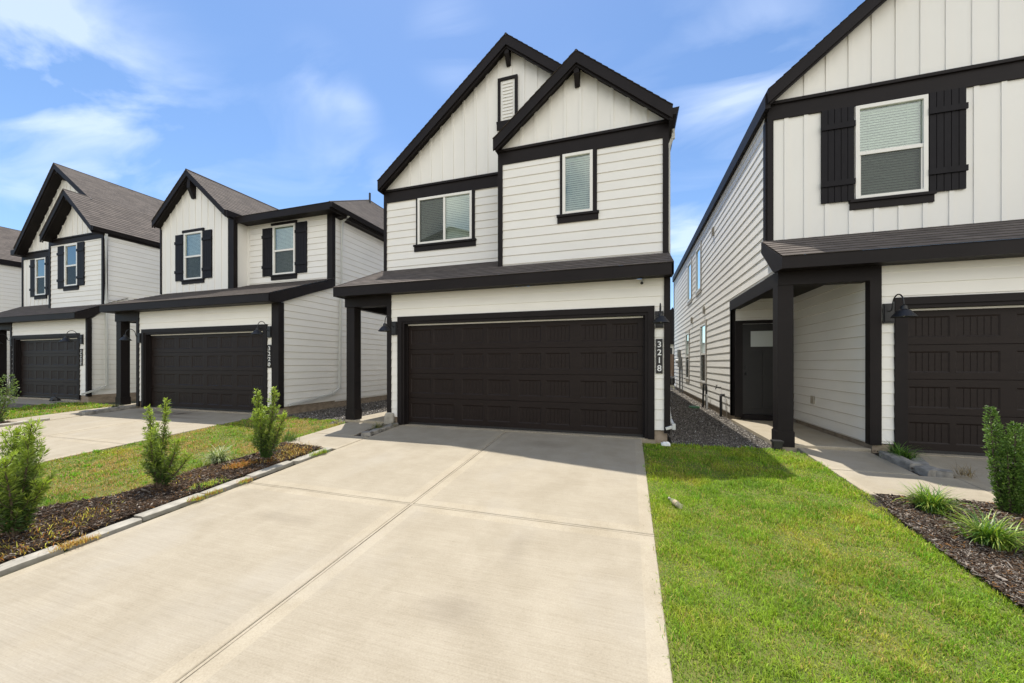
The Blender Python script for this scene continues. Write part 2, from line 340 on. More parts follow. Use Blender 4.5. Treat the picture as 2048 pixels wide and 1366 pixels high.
# ---------------------------------------------------------------- wall and roof surfaces
def clip(poly, axis, val, keep_gt):
    o = []; n = len(poly)
    for i in range(n):
        a, b_ = poly[i], poly[(i + 1) % n]
        ia = (a[axis] >= val - 1e-9) if keep_gt else (a[axis] <= val + 1e-9)
        ib = (b_[axis] >= val - 1e-9) if keep_gt else (b_[axis] <= val + 1e-9)
        if ia: o.append(a)
        if ia != ib and abs(b_[axis] - a[axis]) > 1e-12:
            k = (val - a[axis]) / (b_[axis] - a[axis]); o.append((a[0] + (b_[0] - a[0]) * k, a[1] + (b_[1] - a[1]) * k))
    return o
def courses(mb, poly, exp, depth, fn, phase=0.0, m=0, base=0.0, edge=None):
    """overlapping boards or shingle courses over a convex polygon (u, v): every course leans out to 'depth' at its butt"""
    v0 = min(p[1] for p in poly); v1 = max(p[1] for p in poly)
    k0 = math.floor((v0 - phase) / exp) - 1
    while phase + k0 * exp < v1:
        a, b_ = phase + k0 * exp, phase + (k0 + 1) * exp; k0 += 1
        q = clip(poly, 1, a, True)
        if len(q) > 2: q = clip(q, 1, b_, False)
        if len(q) < 3: continue
        nn = lambda v: base + depth * (1 - (v - a) / exp)
        mb.face([fn(u, v, nn(v)) for u, v in q], m, [(u, v) for u, v in q])
        for i in range(len(q)):
            p, r = q[i], q[(i + 1) % len(q)]
            if abs(p[1] - a) < 1e-6 and abs(r[1] - a) < 1e-6 and abs(p[0] - r[0]) > 1e-6:
                mb.face([fn(p[0], a, base + depth), fn(r[0], a, base + depth), fn(r[0], a, base), fn(p[0], a, base)], m)
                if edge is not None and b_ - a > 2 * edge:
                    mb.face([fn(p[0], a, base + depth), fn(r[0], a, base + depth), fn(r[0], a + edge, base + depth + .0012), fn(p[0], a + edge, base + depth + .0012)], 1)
def cells(u0, u1, z0, z1, holes):
    us = sorted({u0, u1} | {h for q in holes for h in q[:2] if u0 < h < u1}); zs = sorted({z0, z1} | {h for q in holes for h in q[2:] if z0 < h < z1})
    for i in range(len(us) - 1):
        for j in range(len(zs) - 1):
            cu, cz = (us[i] + us[i+1]) / 2, (zs[j] + zs[j+1]) / 2
            if not any(h[0] < cu < h[1] and h[2] < cz < h[3] for h in holes): yield us[i], us[i+1], zs[j], zs[j+1]
class Front:           # wall facing the street (-Y) standing on the plane Y = d
    def __init__(s, d): s.d = d
    def p(s, u, z, n): return (u, s.d - n, z)
class Side:            # wall on the plane X = d facing +X (sg=1) or -X (sg=-1)
    def __init__(s, d, sg): s.d = d; s.sg = sg
    def p(s, u, z, n): return (s.d + s.sg * n, u, z)
def fbox(mb, F, u0, u1, z0, z1, n0, n1, m=0):
    mb.hexa([F.p(u0,z0,n1), F.p(u1,z0,n1), F.p(u1,z0,n0), F.p(u0,z0,n0), F.p(u0,z1,n1), F.p(u1,z1,n1), F.p(u1,z1,n0), F.p(u0,z1,n0)], m)
EXPO = 0.178; EDGE = 0.0055
def lap(mb, F, u0, u1, z0, z1, holes=(), phase=0.163, depth=0.0115):
    for a, b_, c, d in cells(u0, u1, z0, z1, list(holes)):
        courses(mb, [(a, c), (b_, c), (b_, d), (a, d)], EXPO, depth, lambda u, v, n: F.p(u, v, n), phase, edge=EDGE)
def lap_poly(mb, F, poly, phase=0.163, depth=0.0115): courses(mb, poly, EXPO, depth, lambda u, v, n: F.p(u, v, n), phase, edge=EDGE)
def panel(mb, F, u0, u1, z0, z1, holes=()):
    for a, b_, c, d in cells(u0, u1, z0, z1, list(holes)):
        mb.face([F.p(a, c, 0), F.p(b_, c, 0), F.p(b_, d, 0), F.p(a, d, 0)])
def gable_panel(mb, F, u0, u1, z0, top):
    """panel between z0 and the roof line top(u)"""
    us = np.linspace(u0, u1, 41)
    for i in range(40):
        a, b_ = us[i], us[i+1]
        if top(a) > z0 and top(b_) > z0: mb.face([F.p(a, z0, 0), F.p(b_, z0, 0), F.p(b_, top(b_), 0), F.p(a, top(a), 0)])
        elif top(b_) > z0 or top(a) > z0:
            mb.face([F.p(a, z0, 0), F.p(b_, z0, 0), F.p(b_ if top(b_) > z0 else a, max(top(a), top(b_)), 0)])
def battens(mb, F, us, z0, z1f, w=0.055, n=0.015, holes=()):
    for u in us:
        segs = [(z0, z1f(u) + w * .42 if callable(z1f) else z1f)]
        for h in holes:
            if h[0] - w/2 < u < h[1] + w/2:
                ns = []
                for a, b_ in segs:
                    if h[2] > a: ns.append((a, min(b_, h[2])))
                    if h[3] < b_: ns.append((max(a, h[3]), b_))
                segs = ns
        for a, b_ in segs:
            if b_ - a > 0.03: fbox(mb, F, u - w/2, u + w/2, a, b_, 0, n)

def window(house, F, u0, u1, z0, z1, kind='hung', blinds=True, fw=0.055, slat_tilt=0.35, label=None, casing=None, sill=None, head=None):
    """white vinyl window; returns the hole it needs. kind: hung | slider | fixed"""
    mb = MB(); n0, n1 = -0.03, 0.035
    fbox(mb, F, u0, u0+fw, z0, z1, n0, n1); fbox(mb, F, u1-fw, u1, z0, z1, n0, n1)
    fbox(mb, F, u0+fw, u1-fw, z0, z0+fw, n0, n1); fbox(mb, F, u0+fw, u1-fw, z1-fw, z1, n0, n1)
    zm = z0 + (z1 - z0) * 0.49; um = (u0 + u1) / 2
    if kind == 'hung':
        fbox(mb, F, u0+fw, u1-fw, zm-0.028, zm+0.028, n0, 0.024)
        fbox(mb, F, u0+fw, u0+fw+0.022, z0+fw, zm-0.028, n0, 0.012); fbox(mb, F, u1-fw-0.022, u1-fw, z0+fw, zm-0.028, n0, 0.012)
    if kind == 'slider': fbox(mb, F, um-0.026, um+0.026, z0+fw, z1-fw, n0, 0.024)
    win = build('window', mb, MT['vinyl'], house)
    if label: win['label'] = label
    g = MB(); g.face([F.p(u0+fw, z0+fw, 0.0), F.p(u1-fw, z0+fw, 0.0), F.p(u1-fw, z1-fw, 0.0), F.p(u0+fw, z1-fw, 0.0)]); build('glass', g, MT['glass'], win)
    if kind in ('hung', 'slider'):
        g = MB()
        a, b_, c, d = (u0+fw, u1-fw, z0+fw, zm-0.028) if kind == 'hung' else (u0+fw, um-0.026, z0+fw, z1-fw)
        g.face([F.p(a, c, 0.009), F.p(b_, c, 0.009), F.p(b_, d, 0.009), F.p(a, d, 0.009)]); build('insect_screen', g, MT['screen'], win)
    if blinds:
        bl = MB(); z = z1 - fw - 0.01; a, b_ = u0 + fw - 0.01, u1 - fw + 0.01
        fbox(bl, F, a, b_, z - 0.03, z, -0.085, -0.045); z -= 0.05
        w = 0.024; i = 0
        while z > z0 + fw:
            dz = w * math.cos(slat_tilt) * 0.9; dn = w * math.sin(slat_tilt)
            wob = 0.0015 * math.sin(i * 2.3); i += 1
            bl.face([F.p(a, z - dz + wob, -0.065 + dn), F.p(b_, z - dz - wob, -0.065 + dn), F.p(b_, z + dz, -0.065 - dn), F.p(a, z + dz, -0.065 - dn)]); z -= 0.042
        for uu in (a + (b_ - a) * 0.2, a + (b_ - a) * 0.8): fbox(bl, F, uu - 0.002, uu + 0.002, z0 + fw, z1 - fw, -0.04, -0.037)
        build('blind', bl, MT['blind'], win)
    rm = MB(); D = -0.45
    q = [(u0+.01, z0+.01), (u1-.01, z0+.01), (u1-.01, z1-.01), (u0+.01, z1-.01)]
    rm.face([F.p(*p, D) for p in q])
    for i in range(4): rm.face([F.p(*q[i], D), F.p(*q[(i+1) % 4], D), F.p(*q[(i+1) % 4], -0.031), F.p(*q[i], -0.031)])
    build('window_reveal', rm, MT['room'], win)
    tr = MB(); put = False
    if casing:
        put = True
        fbox(tr, F, casing[0], u0 - 0.002, z0 - 0.0, casing[2], 0.0, 0.028); fbox(tr, F, u1 + 0.002, casing[1], z0 - 0.0, casing[2], 0.0, 0.028)
    if head: hb_ = MB(); fbox(hb_, F, head[0], head[1], head[2], head[3], 0.0, 0.045); build('head_trim', hb_, MT['trim'], win)
    if sill:
        put = True
        a, b_, c, d = sill; fbox(tr, F, a, b_, d - 0.045, d, 0.0, 0.060); fbox(tr, F, a + 0.012, b_ - 0.012, c, d - 0.047, 0.0, 0.032)
    if put: build('window_trim', tr, MT['trim'], win)
    return (u0, u1, z0, z1)
def shutter(house, F, u0, u1, z0, z1, bz=(0.19, 0.82), nb=4):
    mb = MB(); w = (u1 - u0) / nb
    for i in range(nb): fbox(mb, F, u0 + i*w + 0.004, u0 + (i+1)*w - 0.004, z0, z1, 0.012, 0.036)
    fbox(mb, F, u0 + 0.003, u1 - 0.003, z0 + 0.01, z1 - 0.01, 0.004, 0.02)
    for k in bz:
        z = z0 + (z1 - z0) * k; fbox(mb, F, u0 - 0.008, u1 + 0.008, z - 0.045, z + 0.045, 0.037, 0.058)
    return build('shutter', mb, MT['shutter'], house)

COLS = [(-4.486,-4.003), (-3.94,-3.448), (-3.28,-2.80), (-2.713,-2.221), (-2.058,-1.599), (-1.506,-1.041), (-0.851,-0.367), (-0.283,0.18)]
ROWS = [(0.135,0.455), (0.675,0.995), (1.21,1.53), (1.745,2.06)]
def garage_door(house, F, u0, u1, zs, z1, n=-0.12):
    """four-section door, each section with eight grooved recessed panels; u scaled from the 16 ft door"""
    mb = MB(); a0, a1 = -4.57, 0.29; kx = (u1 - u0) / (a1 - a0); kz = (z1 - zs) / 2.17
    U = lambda x: u0 + (x - a0) * kx
    Z = lambda z: zs + z * kz
    secs = [0.0, 0.575, 1.108, 1.632, 2.17]
    pan = [(U(a), U(b_), Z(c), Z(d)) for a, b_ in COLS for c, d in ROWS]
    for s in range(4):
        hs = [h for h in pan if Z(secs[s]) <= h[2] < Z(secs[s+1])]
        za, zb = Z(secs[s]) + (0.004 if s else 0), Z(secs[s+1]) - 0.004
        for a, b_, c, d in cells(u0, u1, za, zb, hs): mb.face([F.p(a,c,n), F.p(b_,c,n), F.p(b_,d,n), F.p(a,d,n)])
        mb.face([F.p(u0,zb,n), F.p(u1,zb,n), F.p(u1,zb+0.004,n-0.012), F.p(u0,zb+0.004,n-0.012)])
        mb.face([F.p(u0,za,n), F.p(u1,za,n), F.p(u1,za-0.004,n-0.012), F.p(u0,za-0.004,n-0.012)])
        for a, b_, c, d in hs:
            i, e = 0.020, n - 0.010
            o = [(a,c),(b_,c),(b_,d),(a,d)]; q = [(a+i,c+i),(b_-i,c+i),(b_-i,d-i),(a+i,d-i)]
            for k in range(4):
                j = (k+1) % 4; mb.face([F.p(*o[k], n), F.p(*o[j], n), F.p(*q[j], e), F.p(*q[k], e)])
            nb = 6; w = (q[1][0] - q[0][0]) / nb; g = 0.006
            for k in range(nb):
                x0, x1 = q[0][0] + k*w, q[0][0] + (k+1)*w
                mb.face([F.p(x0+g,c+i,e), F.p(x1-g,c+i,e), F.p(x1-g,d-i,e), F.p(x0+g,d-i,e)])
                if k < nb-1:
                    mb.face([F.p(x1-g,c+i,e), F.p(x1,c+i,e-0.0045), F.p(x1,d-i,e-0.0045), F.p(x1-g,d-i,e)])
                    mb.face([F.p(x1,c+i,e-0.0045), F.p(x1+g,c+i,e), F.p(x1+g,d-i,e), F.p(x1,d-i,e-0.0045)])
                elif k == nb-1: mb.face([F.p(x1-g,c+i,e), F.p(x1,c+i,e), F.p(x1,d-i,e), F.p(x1-g,d-i,e)])
                if k == 0: mb.face([F.p(x0,c+i,e), F.p(x0+g,c+i,e), F.p(x0+g,d-i,e), F.p(x0,d-i,e)])
    gd = build('garage_door', mb, MT['door'], house)
    sm = MB(); fbox(sm, F, u0 + 0.03, u1 - 0.03, z1 - 0.018, z1 + 0.008, n, n + 0.02); build('top_seal', sm, MT['vinyl'], gd)
    sm = MB(); fbox(sm, F, u0, u1, zs - 0.004, zs + 0.035, n, n + 0.012); build('bottom_seal', sm, MT['plastic'], gd)
    return gd
def garage_front(house, F, uL, uR, zs, zb, ztop, tL, tR, z_tr, wtr=0.105, cl=0.10):
    """lap wall with door opening, casing and door. uL..uR wall, tL..tR outer casing, z_tr casing top"""
    mb = MB(); lap(mb, F, uL, uR, zb, ztop, [(tL, tR, zb - 1, z_tr)], phase=zs + 0.163); build('siding_wall', mb, MT['siding'], house)
    mb = MB()
    fbox(mb, F, tL, tL + wtr, zs, z_tr, 0.0, 0.034); fbox(mb, F, tR - wtr, tR, zs, z_tr, 0.0, 0.034); fbox(mb, F, tL + wtr, tR - wtr, z_tr - wtr, z_tr, 0.0, 0.034)
    jw = 0.05
    fbox(mb, F, tL + wtr - 0.004, tL + wtr + jw, zs, z_tr - wtr, -0.14, 0.012); fbox(mb, F, tR - wtr - jw, tR - wtr + 0.004, zs, z_tr - wtr, -0.14, 0.012)
    fbox(mb, F, tL + wtr + jw, tR - wtr - jw, z_tr - wtr - jw, z_tr - wtr + 0.004, -0.14, 0.010)
    fbox(mb, F, tL + wtr + jw, tL + wtr + jw + 0.03, zs, z_tr - wtr - jw, -0.119, -0.085); fbox(mb, F, tR - wtr - jw - 0.03, tR - wtr - jw, zs, z_tr - wtr - jw, -0.119, -0.085)
    build('door_casing', mb, MT['trim'], house)
    garage_door(house, F, tL + wtr + jw, tR - wtr - jw, zs + 0.012, z_tr - wtr - jw - 0.012)
def corner_board(house, F, u0, u1, z0, z1, F2=None, v0=None, v1=None, n=0.030):
    mb = MB(); fbox(mb, F, u0, u1, z0, z1, -0.002, n)
    if F2: fbox(mb, F2, v0, v1, z0 + 0.001, z1 - 0.001, -0.002, n - 0.001)
    return build('corner_board', mb, MT['trim'], house)
def frieze(house, F, u0, u1, z0, z1):
    mb = MB(); fbox(mb, F, u0, u1, z0, z1 - 0.05, 0, 0.028); fbox(mb, F, u0 + .001, u1 - .001, z1 - 0.05, z1, 0, 0.062)
    return build('frieze_board', mb, MT['trim'], house)
def slope(mb, e0, e1, up, length, exp=0.143, depth=0.009, poly=None, under=0.0):
    """roof plane: eave from e0 to e1, 'up' unit vector up the slope"""
    e0, e1, up = Vector(e0), Vector(e1), Vector(up).normalized(); ud = (e1 - e0).normalized(); L = (e1 - e0).length
    nv = ud.cross(up).normalized()
    if nv.z < 0: nv = -nv
    fn = lambda u, v, n: tuple(e0 + ud * u + up * v + nv * n)
    courses(mb, poly or [(0, 0), (L, 0), (L, length), (0, length)], exp, depth, fn)
    return fn
def rake_pair(house, Yf, apex, tipL, tipR, w=0.225, th=0.04, cap=0.018):
    """the two sloped boards of a gable, one part each"""
    for tip in (tipL, tipR):
        if tip is None: continue
        sgn = 1 if tip[0] > apex[0] else -1
        mb = MB(); a = (apex[0], apex[1]); t = tip
        mb.prismY([(a[0], a[1] - w), (t[0], t[1] - w), (t[0], t[1]), (a[0], a[1])], Yf, Yf + th)
        mb.prismY([(a[0], a[1] - w - 0.045), (t[0] - sgn*0.04, t[1] - w - 0.045 + 0.033), (t[0] - sgn*0.04, t[1] - w + 0.033), (a[0], a[1] - w + 0.001)], Yf + th + 0.001, Yf + th + 0.03)
        build('rake_board', mb, MT['trim'], house)
def soffit_slope(mb, apex, tip, off, y0, y1):
    mb.prismY([(apex[0], apex[1] - off), (tip[0], tip[1] - off), (tip[0], tip[1] - off + 0.06), (apex[0], apex[1] - off + 0.06)], y0, y1)
def nose(house, x, Yf, Yw, ztop, w=0.10, h=0.36):
    mb = MB(); mb.prismX([(Yf + 0.06, ztop), (Yw, ztop), (Yw, ztop - h), (Yw - 0.06, ztop - h), (Yf + 0.06, ztop - h * 0.55)], x - w/2, x + w/2)
    build('gable_bracket', mb, MT['trim'], house)
def downspout(house, path, wx=0.042):
    mb = MB(); mb.tube(path, wx, 4, ry=wx * 0.9)
    for p in path[1:-1]:
        mb.tube([(p[0], p[1], p[2] - 0.05), (p[0], p[1], p[2] + 0.05)], wx * 1.08, 4)
    return build('downspout', mb, MT['downspout'], house)
def post(house, x0, x1, y0, y1, z0, z1, zp):
    mb = MB(); mb.box(x0, x1, y0, y1, z0, z1); p = build('porch_post', mb, MT['trim'], house)
    mb = MB(); e = 0.014; mb.box(x0-e, x1+e, y0-e, y1+e, z0, zp); mb.box(x0-e*.4, x1+e*.4, y0-e*.4, y1+e*.4, zp, zp+0.015); build('post_base', mb, MT['trim'], p)
def text_mesh(s, size):
    cu = bpy.data.curves.new('digits', 'FONT'); cu.body = s; cu.size = size; cu.align_x = 'CENTER'; cu.extrude = 0.004; cu.offset = 0.0015
    o = bpy.data.objects.new('digits', cu); COL.objects.link(o); bpy.context.view_layer.update()
    me = bpy.data.meshes.new_from_object(o.evaluated_get(bpy.context.evaluated_depsgraph_get()))
    bpy.data.objects.remove(o); bpy.data.curves.remove(cu); return me
def number_sign(digits, F, u0, u1, z0, z1, label, lab_digits=True):
    uc = (u0 + u1) / 2; r = thing('house_number_sign', label, 'house number', F.p(uc, z0, 0.014), 'vertical house number signs')
    mb = MB(); fbox(mb, F, u0, u1, z0, z1, 0.014, 0.030); build('plate', mb, MT['frontdoor'], r)
    h = (z1 - z0) / (len(digits) + 0.35)
    for i, ch in enumerate(digits):
        me = text_mesh(ch, h * 1.05)
        for v in me.vertices:
            x, y, z = v.co; v.co = (x * 1.02, -z - 0.020, y)
        me.materials.clear(); o = finish('digit', me, [MT['white']], r)
        zc = z1 - h * 0.17 - h * (i + 1) + h * 0.14
        o.location = (0, 0, zc - z0)
# barn-light wall lamp
def wall_lamp(F, u, zc, label, sc=1.0, first=[None]):
    r = thing('wall_lamp', label, 'wall lamp', F.p(u, zc, 0.014), 'gooseneck barn lamps beside the garage doors')
    if first[0] is None:
        G = Front(0); o = Vector(r.location)
        class L:
            @staticmethod
            def p(u_, z_, n_): return (o.x + u_, o.y - n_, o.z + z_)
        mb = MB(); fbox(mb, L, -0.066, 0.066, -0.145, 0.145, 0, 0.022); fbox(mb, L, -0.052, 0.052, -0.12, 0.12, 0.022, 0.034); pl = build('back_plate', mb, MT['metal'], r)
        mb = MB(); pts = []
        for k in range(15):
            a = math.pi * (1 - k / 14 * 1.0); cx, cz, ra, rb = 0.215, 0.09, 0.115, 0.155
            pts.append(L.p(0, cz + rb * math.sin(a), cx + ra * math.cos(a)))
        pts = [L.p(0, 0.03, 0.034), L.p(0, 0.04, 0.085)] + pts[0:] + [L.p(0, 0.055, 0.33)]
        mb.tube(pts, 0.0085, 8); build('gooseneck_arm', mb, MT['metal'], r, True)
        mb = MB(); c = L.p(0, -0.085, 0.33)
        mb.lathe(c, [(0.012, 0.165), (0.034, 0.15), (0.040, 0.105), (0.052, 0.098), (0.070, 0.085), (0.088, 0.060), (0.130, 0.004), (0.136, 0.0), (0.136, -0.006), (0.128, -0.004), (0.084, 0.052), (0.050, 0.078), (0.0, 0.08)], 28)
        sh = build('lamp_shade', mb, MT['metal'], r, True)
        mb = MB(); mb.lathe(c, [(0.0, 0.0), (0.022, 0.01), (0.030, 0.035), (0.018, 0.07), (0.015, 0.079)], 14); build('bulb', mb, MT['bulb'], sh, True)
        first[0] = r
    else:
        def cp(o, parent):
            c = o.copy(); COL.objects.link(c); c.parent = parent
            for ch in o.children: cp(ch, c)
        for ch in first[0].children: cp(ch, r)
        r.scale = (sc, sc, sc)
    return r

# ================================================================ GROUND AND PAVING
def terrain(name, x0, x1, y0, y1, off, mat, ny=60, nx=2, edge=None):
    mb = MB(); ys = sorted(set(np.linspace(y0, y1, ny).tolist() + ([6.85] if y0 < 6.85 < y1 else [])))
    for i in range(len(ys) - 1):
        a, b_ = ys[i], ys[i+1]; mb.face([(x0, a, gz(a) + off), (x1, a, gz(a) + off), (x1, b_, gz(b_) + off), (x0, b_, gz(b_) + off)])
    return tag(build(name, mb, mat), kind='structure')
def zg(y): return gz(max(y, -6.0))
# one wide sheet of ground out to the horizon, dropping to the street and level beyond it
mb = MB()
ys = [-900, -60, -14, -10, -6, -3, 0, 3, 6.85, 12, 40, 900]
for i in range(len(ys) - 1):
    a, b_ = ys[i], ys[i+1]; mb.face([(-900, a, zg(a) - 0.09), (900, a, zg(a) - 0.09), (900, b_, zg(b_) - 0.09), (-900, b_, zg(b_) - 0.09)])
tag(build('ground', mb, MT['ground']), kind='structure')
mb = MB(); mb.box(-60, 40, -14.5, -7.4, zg(-9) - 0.2, zg(-9) - 0.06); tag(build('street', mb, MT['asphalt']), kind='structure')

def slab(mb, x0, x1, y0, y1, top, th=0.10, marg=0.115, border=(1, 1, 1, 1), r=0.006):
    """one poured panel: broomed middle (slot 0), trowelled margins (slot 1), eased edges. top = function of y"""
    l, rr, f, b_ = [marg if k else 0 for k in border]
    xs = [x0 + r, x0 + r + l, x1 - r - rr, x1 - r]; ys = [y0 + r, y0 + r + f, y1 - r - b_, y1 - r]
    for i in range(3):
        for j in range(3):
            if xs[i+1] - xs[i] < 1e-4 or ys[j+1] - ys[j] < 1e-4: continue
            m = 0 if (i == 1 and j == 1) else 1
            dz = 0.0 if m == 0 else 0.0
            mb.face([(xs[i], ys[j], top(ys[j])), (xs[i+1], ys[j], top(ys[j])), (xs[i+1], ys[j+1], top(ys[j+1])), (xs[i], ys[j+1], top(ys[j+1]))], m)
    o = [(x0, y0), (x1, y0), (x1, y1), (x0, y1)]; q = [(x0+r, y0+r), (x1-r, y0+r), (x1-r, y1-r), (x0+r, y1-r)]
    for k in range(4):
        j = (k + 1) % 4
        mb.face([(*o[k], top(o[k][1]) - r), (*o[j], top(o[j][1]) - r), (*q[j], top(q[j][1])), (*q[k], top(q[k][1]))], 1)
        mb.face([(*o[k], top(o[k][1]) - th), (*o[j], top(o[j][1]) - th), (*o[j], top(o[j][1]) - r), (*o[k], top(o[k][1]) - r)], 1)
def driveway(x0, x1, yh, joints, zt=0.0, name='driveway'):
    mb = MB(); xc = (x0 + x1) / 2 - 0.04; g = 0.034
    ys = [yh] + joints + [-7.2]
    top = lambda y: zt + gz(y)
    for i in range(len(ys) - 1):
        for a, b_ in ((x0, xc - g/2), (xc + g/2, x1)): slab(mb, a, b_, ys[i+1] + g/2, ys[i] - g/2, top)
    e = .0065; n_ = 24
    for k in range(n_):
        ya, yb = -7.2 + (6.84 + 7.2) * k / n_, -7.2 + (6.84 + 7.2) * (k + 1) / n_; wa, wb = .004 * math.sin(k * 1.7), .004 * math.sin((k + 1) * 1.7)
        mb.face([(xc - g/2 + e + wa, ya, top(ya) - .004), (xc + g/2 - e + wa, ya, top(ya) - .004), (xc + g/2 - e + wb, yb, top(yb) - .004), (xc - g/2 + e + wb, yb, top(yb) - .004)], 1)
    for y in joints:
        for k in range(12):
            p0, p1 = (x0, xc - g/2 + e) if k < 6 else (xc + g/2 - e, x1); q_ = k % 6
            xa, xb = p0 + (p1 - p0) * q_ / 6, p0 + (p1 - p0) * (q_ + 1) / 6; wa, wb = .003 * math.sin(k * 2.1), .003 * math.sin((k + 1) * 2.1)
            mb.face([(xa, y - g/2 + e + wa, top(y) - .0045), (xb, y - g/2 + e + wb, top(y) - .0045), (xb, y + g/2 - e + wb, top(y) - .0035), (xa, y + g/2 - e + wa, top(y) - .0035)], 1)
    # dark packed dirt at the bottom of the joints
    mb.face([(x0 + .02, -7.2, top(-7.2) - 0.022), (x1 - .02, -7.2, top(-7.2) - 0.022), (x1 - .02, 6.85, top(6.85) - 0.022), (x0 + .02, 6.85, top(6.85) - 0.022)], 2)
    return tag(build(name, mb, [MT['broom'], MT['smooth'], MT['joint']]), kind='structure')
driveway(-4.66, 0.215, 6.845, [3.53, 0.15, -3.4])
driveway(-13.75, -8.80, 7.18, [4.35, 1.1, -3.0], 0.0)
driveway(-22.45, -18.0, 7.78, [4.6, 1.1, -3.0], 0.0)
driveway(3.76, 8.6, 6.845, [3.53, 0.15, -3.4])
# garage slab thresholds and porch / walkway panels
def threshold(x0, x1, y0, y1, z):
    mb = MB(); mb.box(x0, x1, y0, y1, z - 0.2, z); return tag(build('garage_slab', mb, MT['smooth']), kind='structure')
threshold(-4.74, 0.44, 6.855, 9.0, 0.004); threshold(3.70, 8.75, 6.855, 9.0, 0.004); threshold(-13.78, -8.83, 7.19, 9.0, 0.012); threshold(-22.46, -18.25, 7.79, 9.5, 0.03)
def walk(x0, x1, ys, zt=0.004):
    mb = MB(); top = lambda y: zt + gz(y)
    for i in range(len(ys) - 1): slab(mb, x0, x1, ys[i+1] + .006, ys[i] - .006, top, marg=0.06)
    mb.face([(x0 + .02, ys[-1]+.02, top(ys[-1]) - 0.012), (x1 - .02, ys[-1]+.02, top(ys[-1]) - 0.012), (x1 - .02, ys[0]-.02, top(ys[0]) - 0.012), (x0 + .02, ys[0]-.02, top(ys[0]) - 0.012)], 2)
    return tag(build('walkway', mb, [MT['broom'], MT['smooth'], MT['joint']]), kind='structure')
walk(-5.97, -4.672, [5.84, 5.04]); walk(-5.97, -5.02, [6.84, 5.85])
walk(2.50, 3.748, [5.84, 5.04]); walk(2.50, 3.40, [6.84, 5.85])
walk(-15.0, -13.765, [5.9, 5.0]); walk(-15.0, -14.1, [7.15, 5.91])
walk(-23.9, -22.465, [6.3, 5.3]); walk(-23.9, -22.9, [7.7, 6.31])
def porch_slab(x0, x1, y0, y1, z):
    mb = MB(); slab(mb, x0, x1, y0, y1, lambda y: z, th=0.30, marg=0.0, border=(0, 0, 0, 0), r=0.008); return tag(build('porch_slab', mb, [MT['broom'], MT['smooth']]), kind='structure')
porch_slab(-6.10, -5.0, 6.85, 9.6, 0.05); porch_slab(2.235, 3.43, 6.85, 9.6, 0.045); porch_slab(-15.0, -14.0, 7.17, 10.0, 0.05); porch_slab(-23.9, -22.6, 7.76, 10.5, 0.06)
# soil under the lawns, mulch beds, gravel side yards
def patch(name, poly, off, mat, kind='structure', th=0.0):
    mb = MB(); p = [(x, y, gz(y) + off) for x, y in poly]; mb.face(p)
    return tag(build(name, mb, mat), kind=kind)
def strip(name, x0, x1, y0, y1, off, mat):
    return terrain(name, x0, x1, y0, y1, off, mat, 20)
strip('lawn_soil', 0.217, 2.49, -7, 6.62, -0.012, MT['soil']); strip('lawn_soil', -8.79, -5.5, -7, 7.0, -0.02, MT['soil']); strip('lawn_soil', -17.99, -14.7, -7, 7.6, -0.02, MT['soil'])
strip('mulch_soil', -5.86, -4.93, -7, 5.03, -0.006, MT['mulchbed']); strip('mulch_soil', 2.40, 3.75, -7, 5.03, -0.004, MT['mulchbed'])
strip('mulch_soil', -15.0, -13.95, -7, 4.98, -0.006, MT['mulchbed'])
strip('mulch_soil', -5.01, -4.67, 5.86, 6.84, -0.012, MT['mulchbed']); strip('mulch_soil', 3.41, 3.75, 5.86, 6.84, -0.012, MT['mulchbed'])
strip('side_yard_gravel', 0.68, 2.27, 6.60, 26, -0.025, MT['gravelbed']); strip('side_yard_gravel', -8.46, -6.11, 6.95, 26, -0.03, MT['gravelbed'])

# ================================================================ HOUSES
def wrap_pipe(house, x, y, z, h=0.42, r=0.035):
    mb = MB(); mb.tube([(x, y, z), (x, y, z + h)], r, 10); build('vent_pipe', mb, MT['metal'], house)
def box_vent(house, F, u, z, w=0.13, h=0.22):
    mb = MB(); fbox(mb, F, u - w/2, u + w/2, z - h/2, z + h/2, 0.010, 0.045); fbox(mb, F, u - w/2 + .02, u + w/2 - .02, z - h/2 - 0.02, z + h/2 - 0.03, 0.046, 0.06); build('wall_vent', mb, MT['outlet'], house)

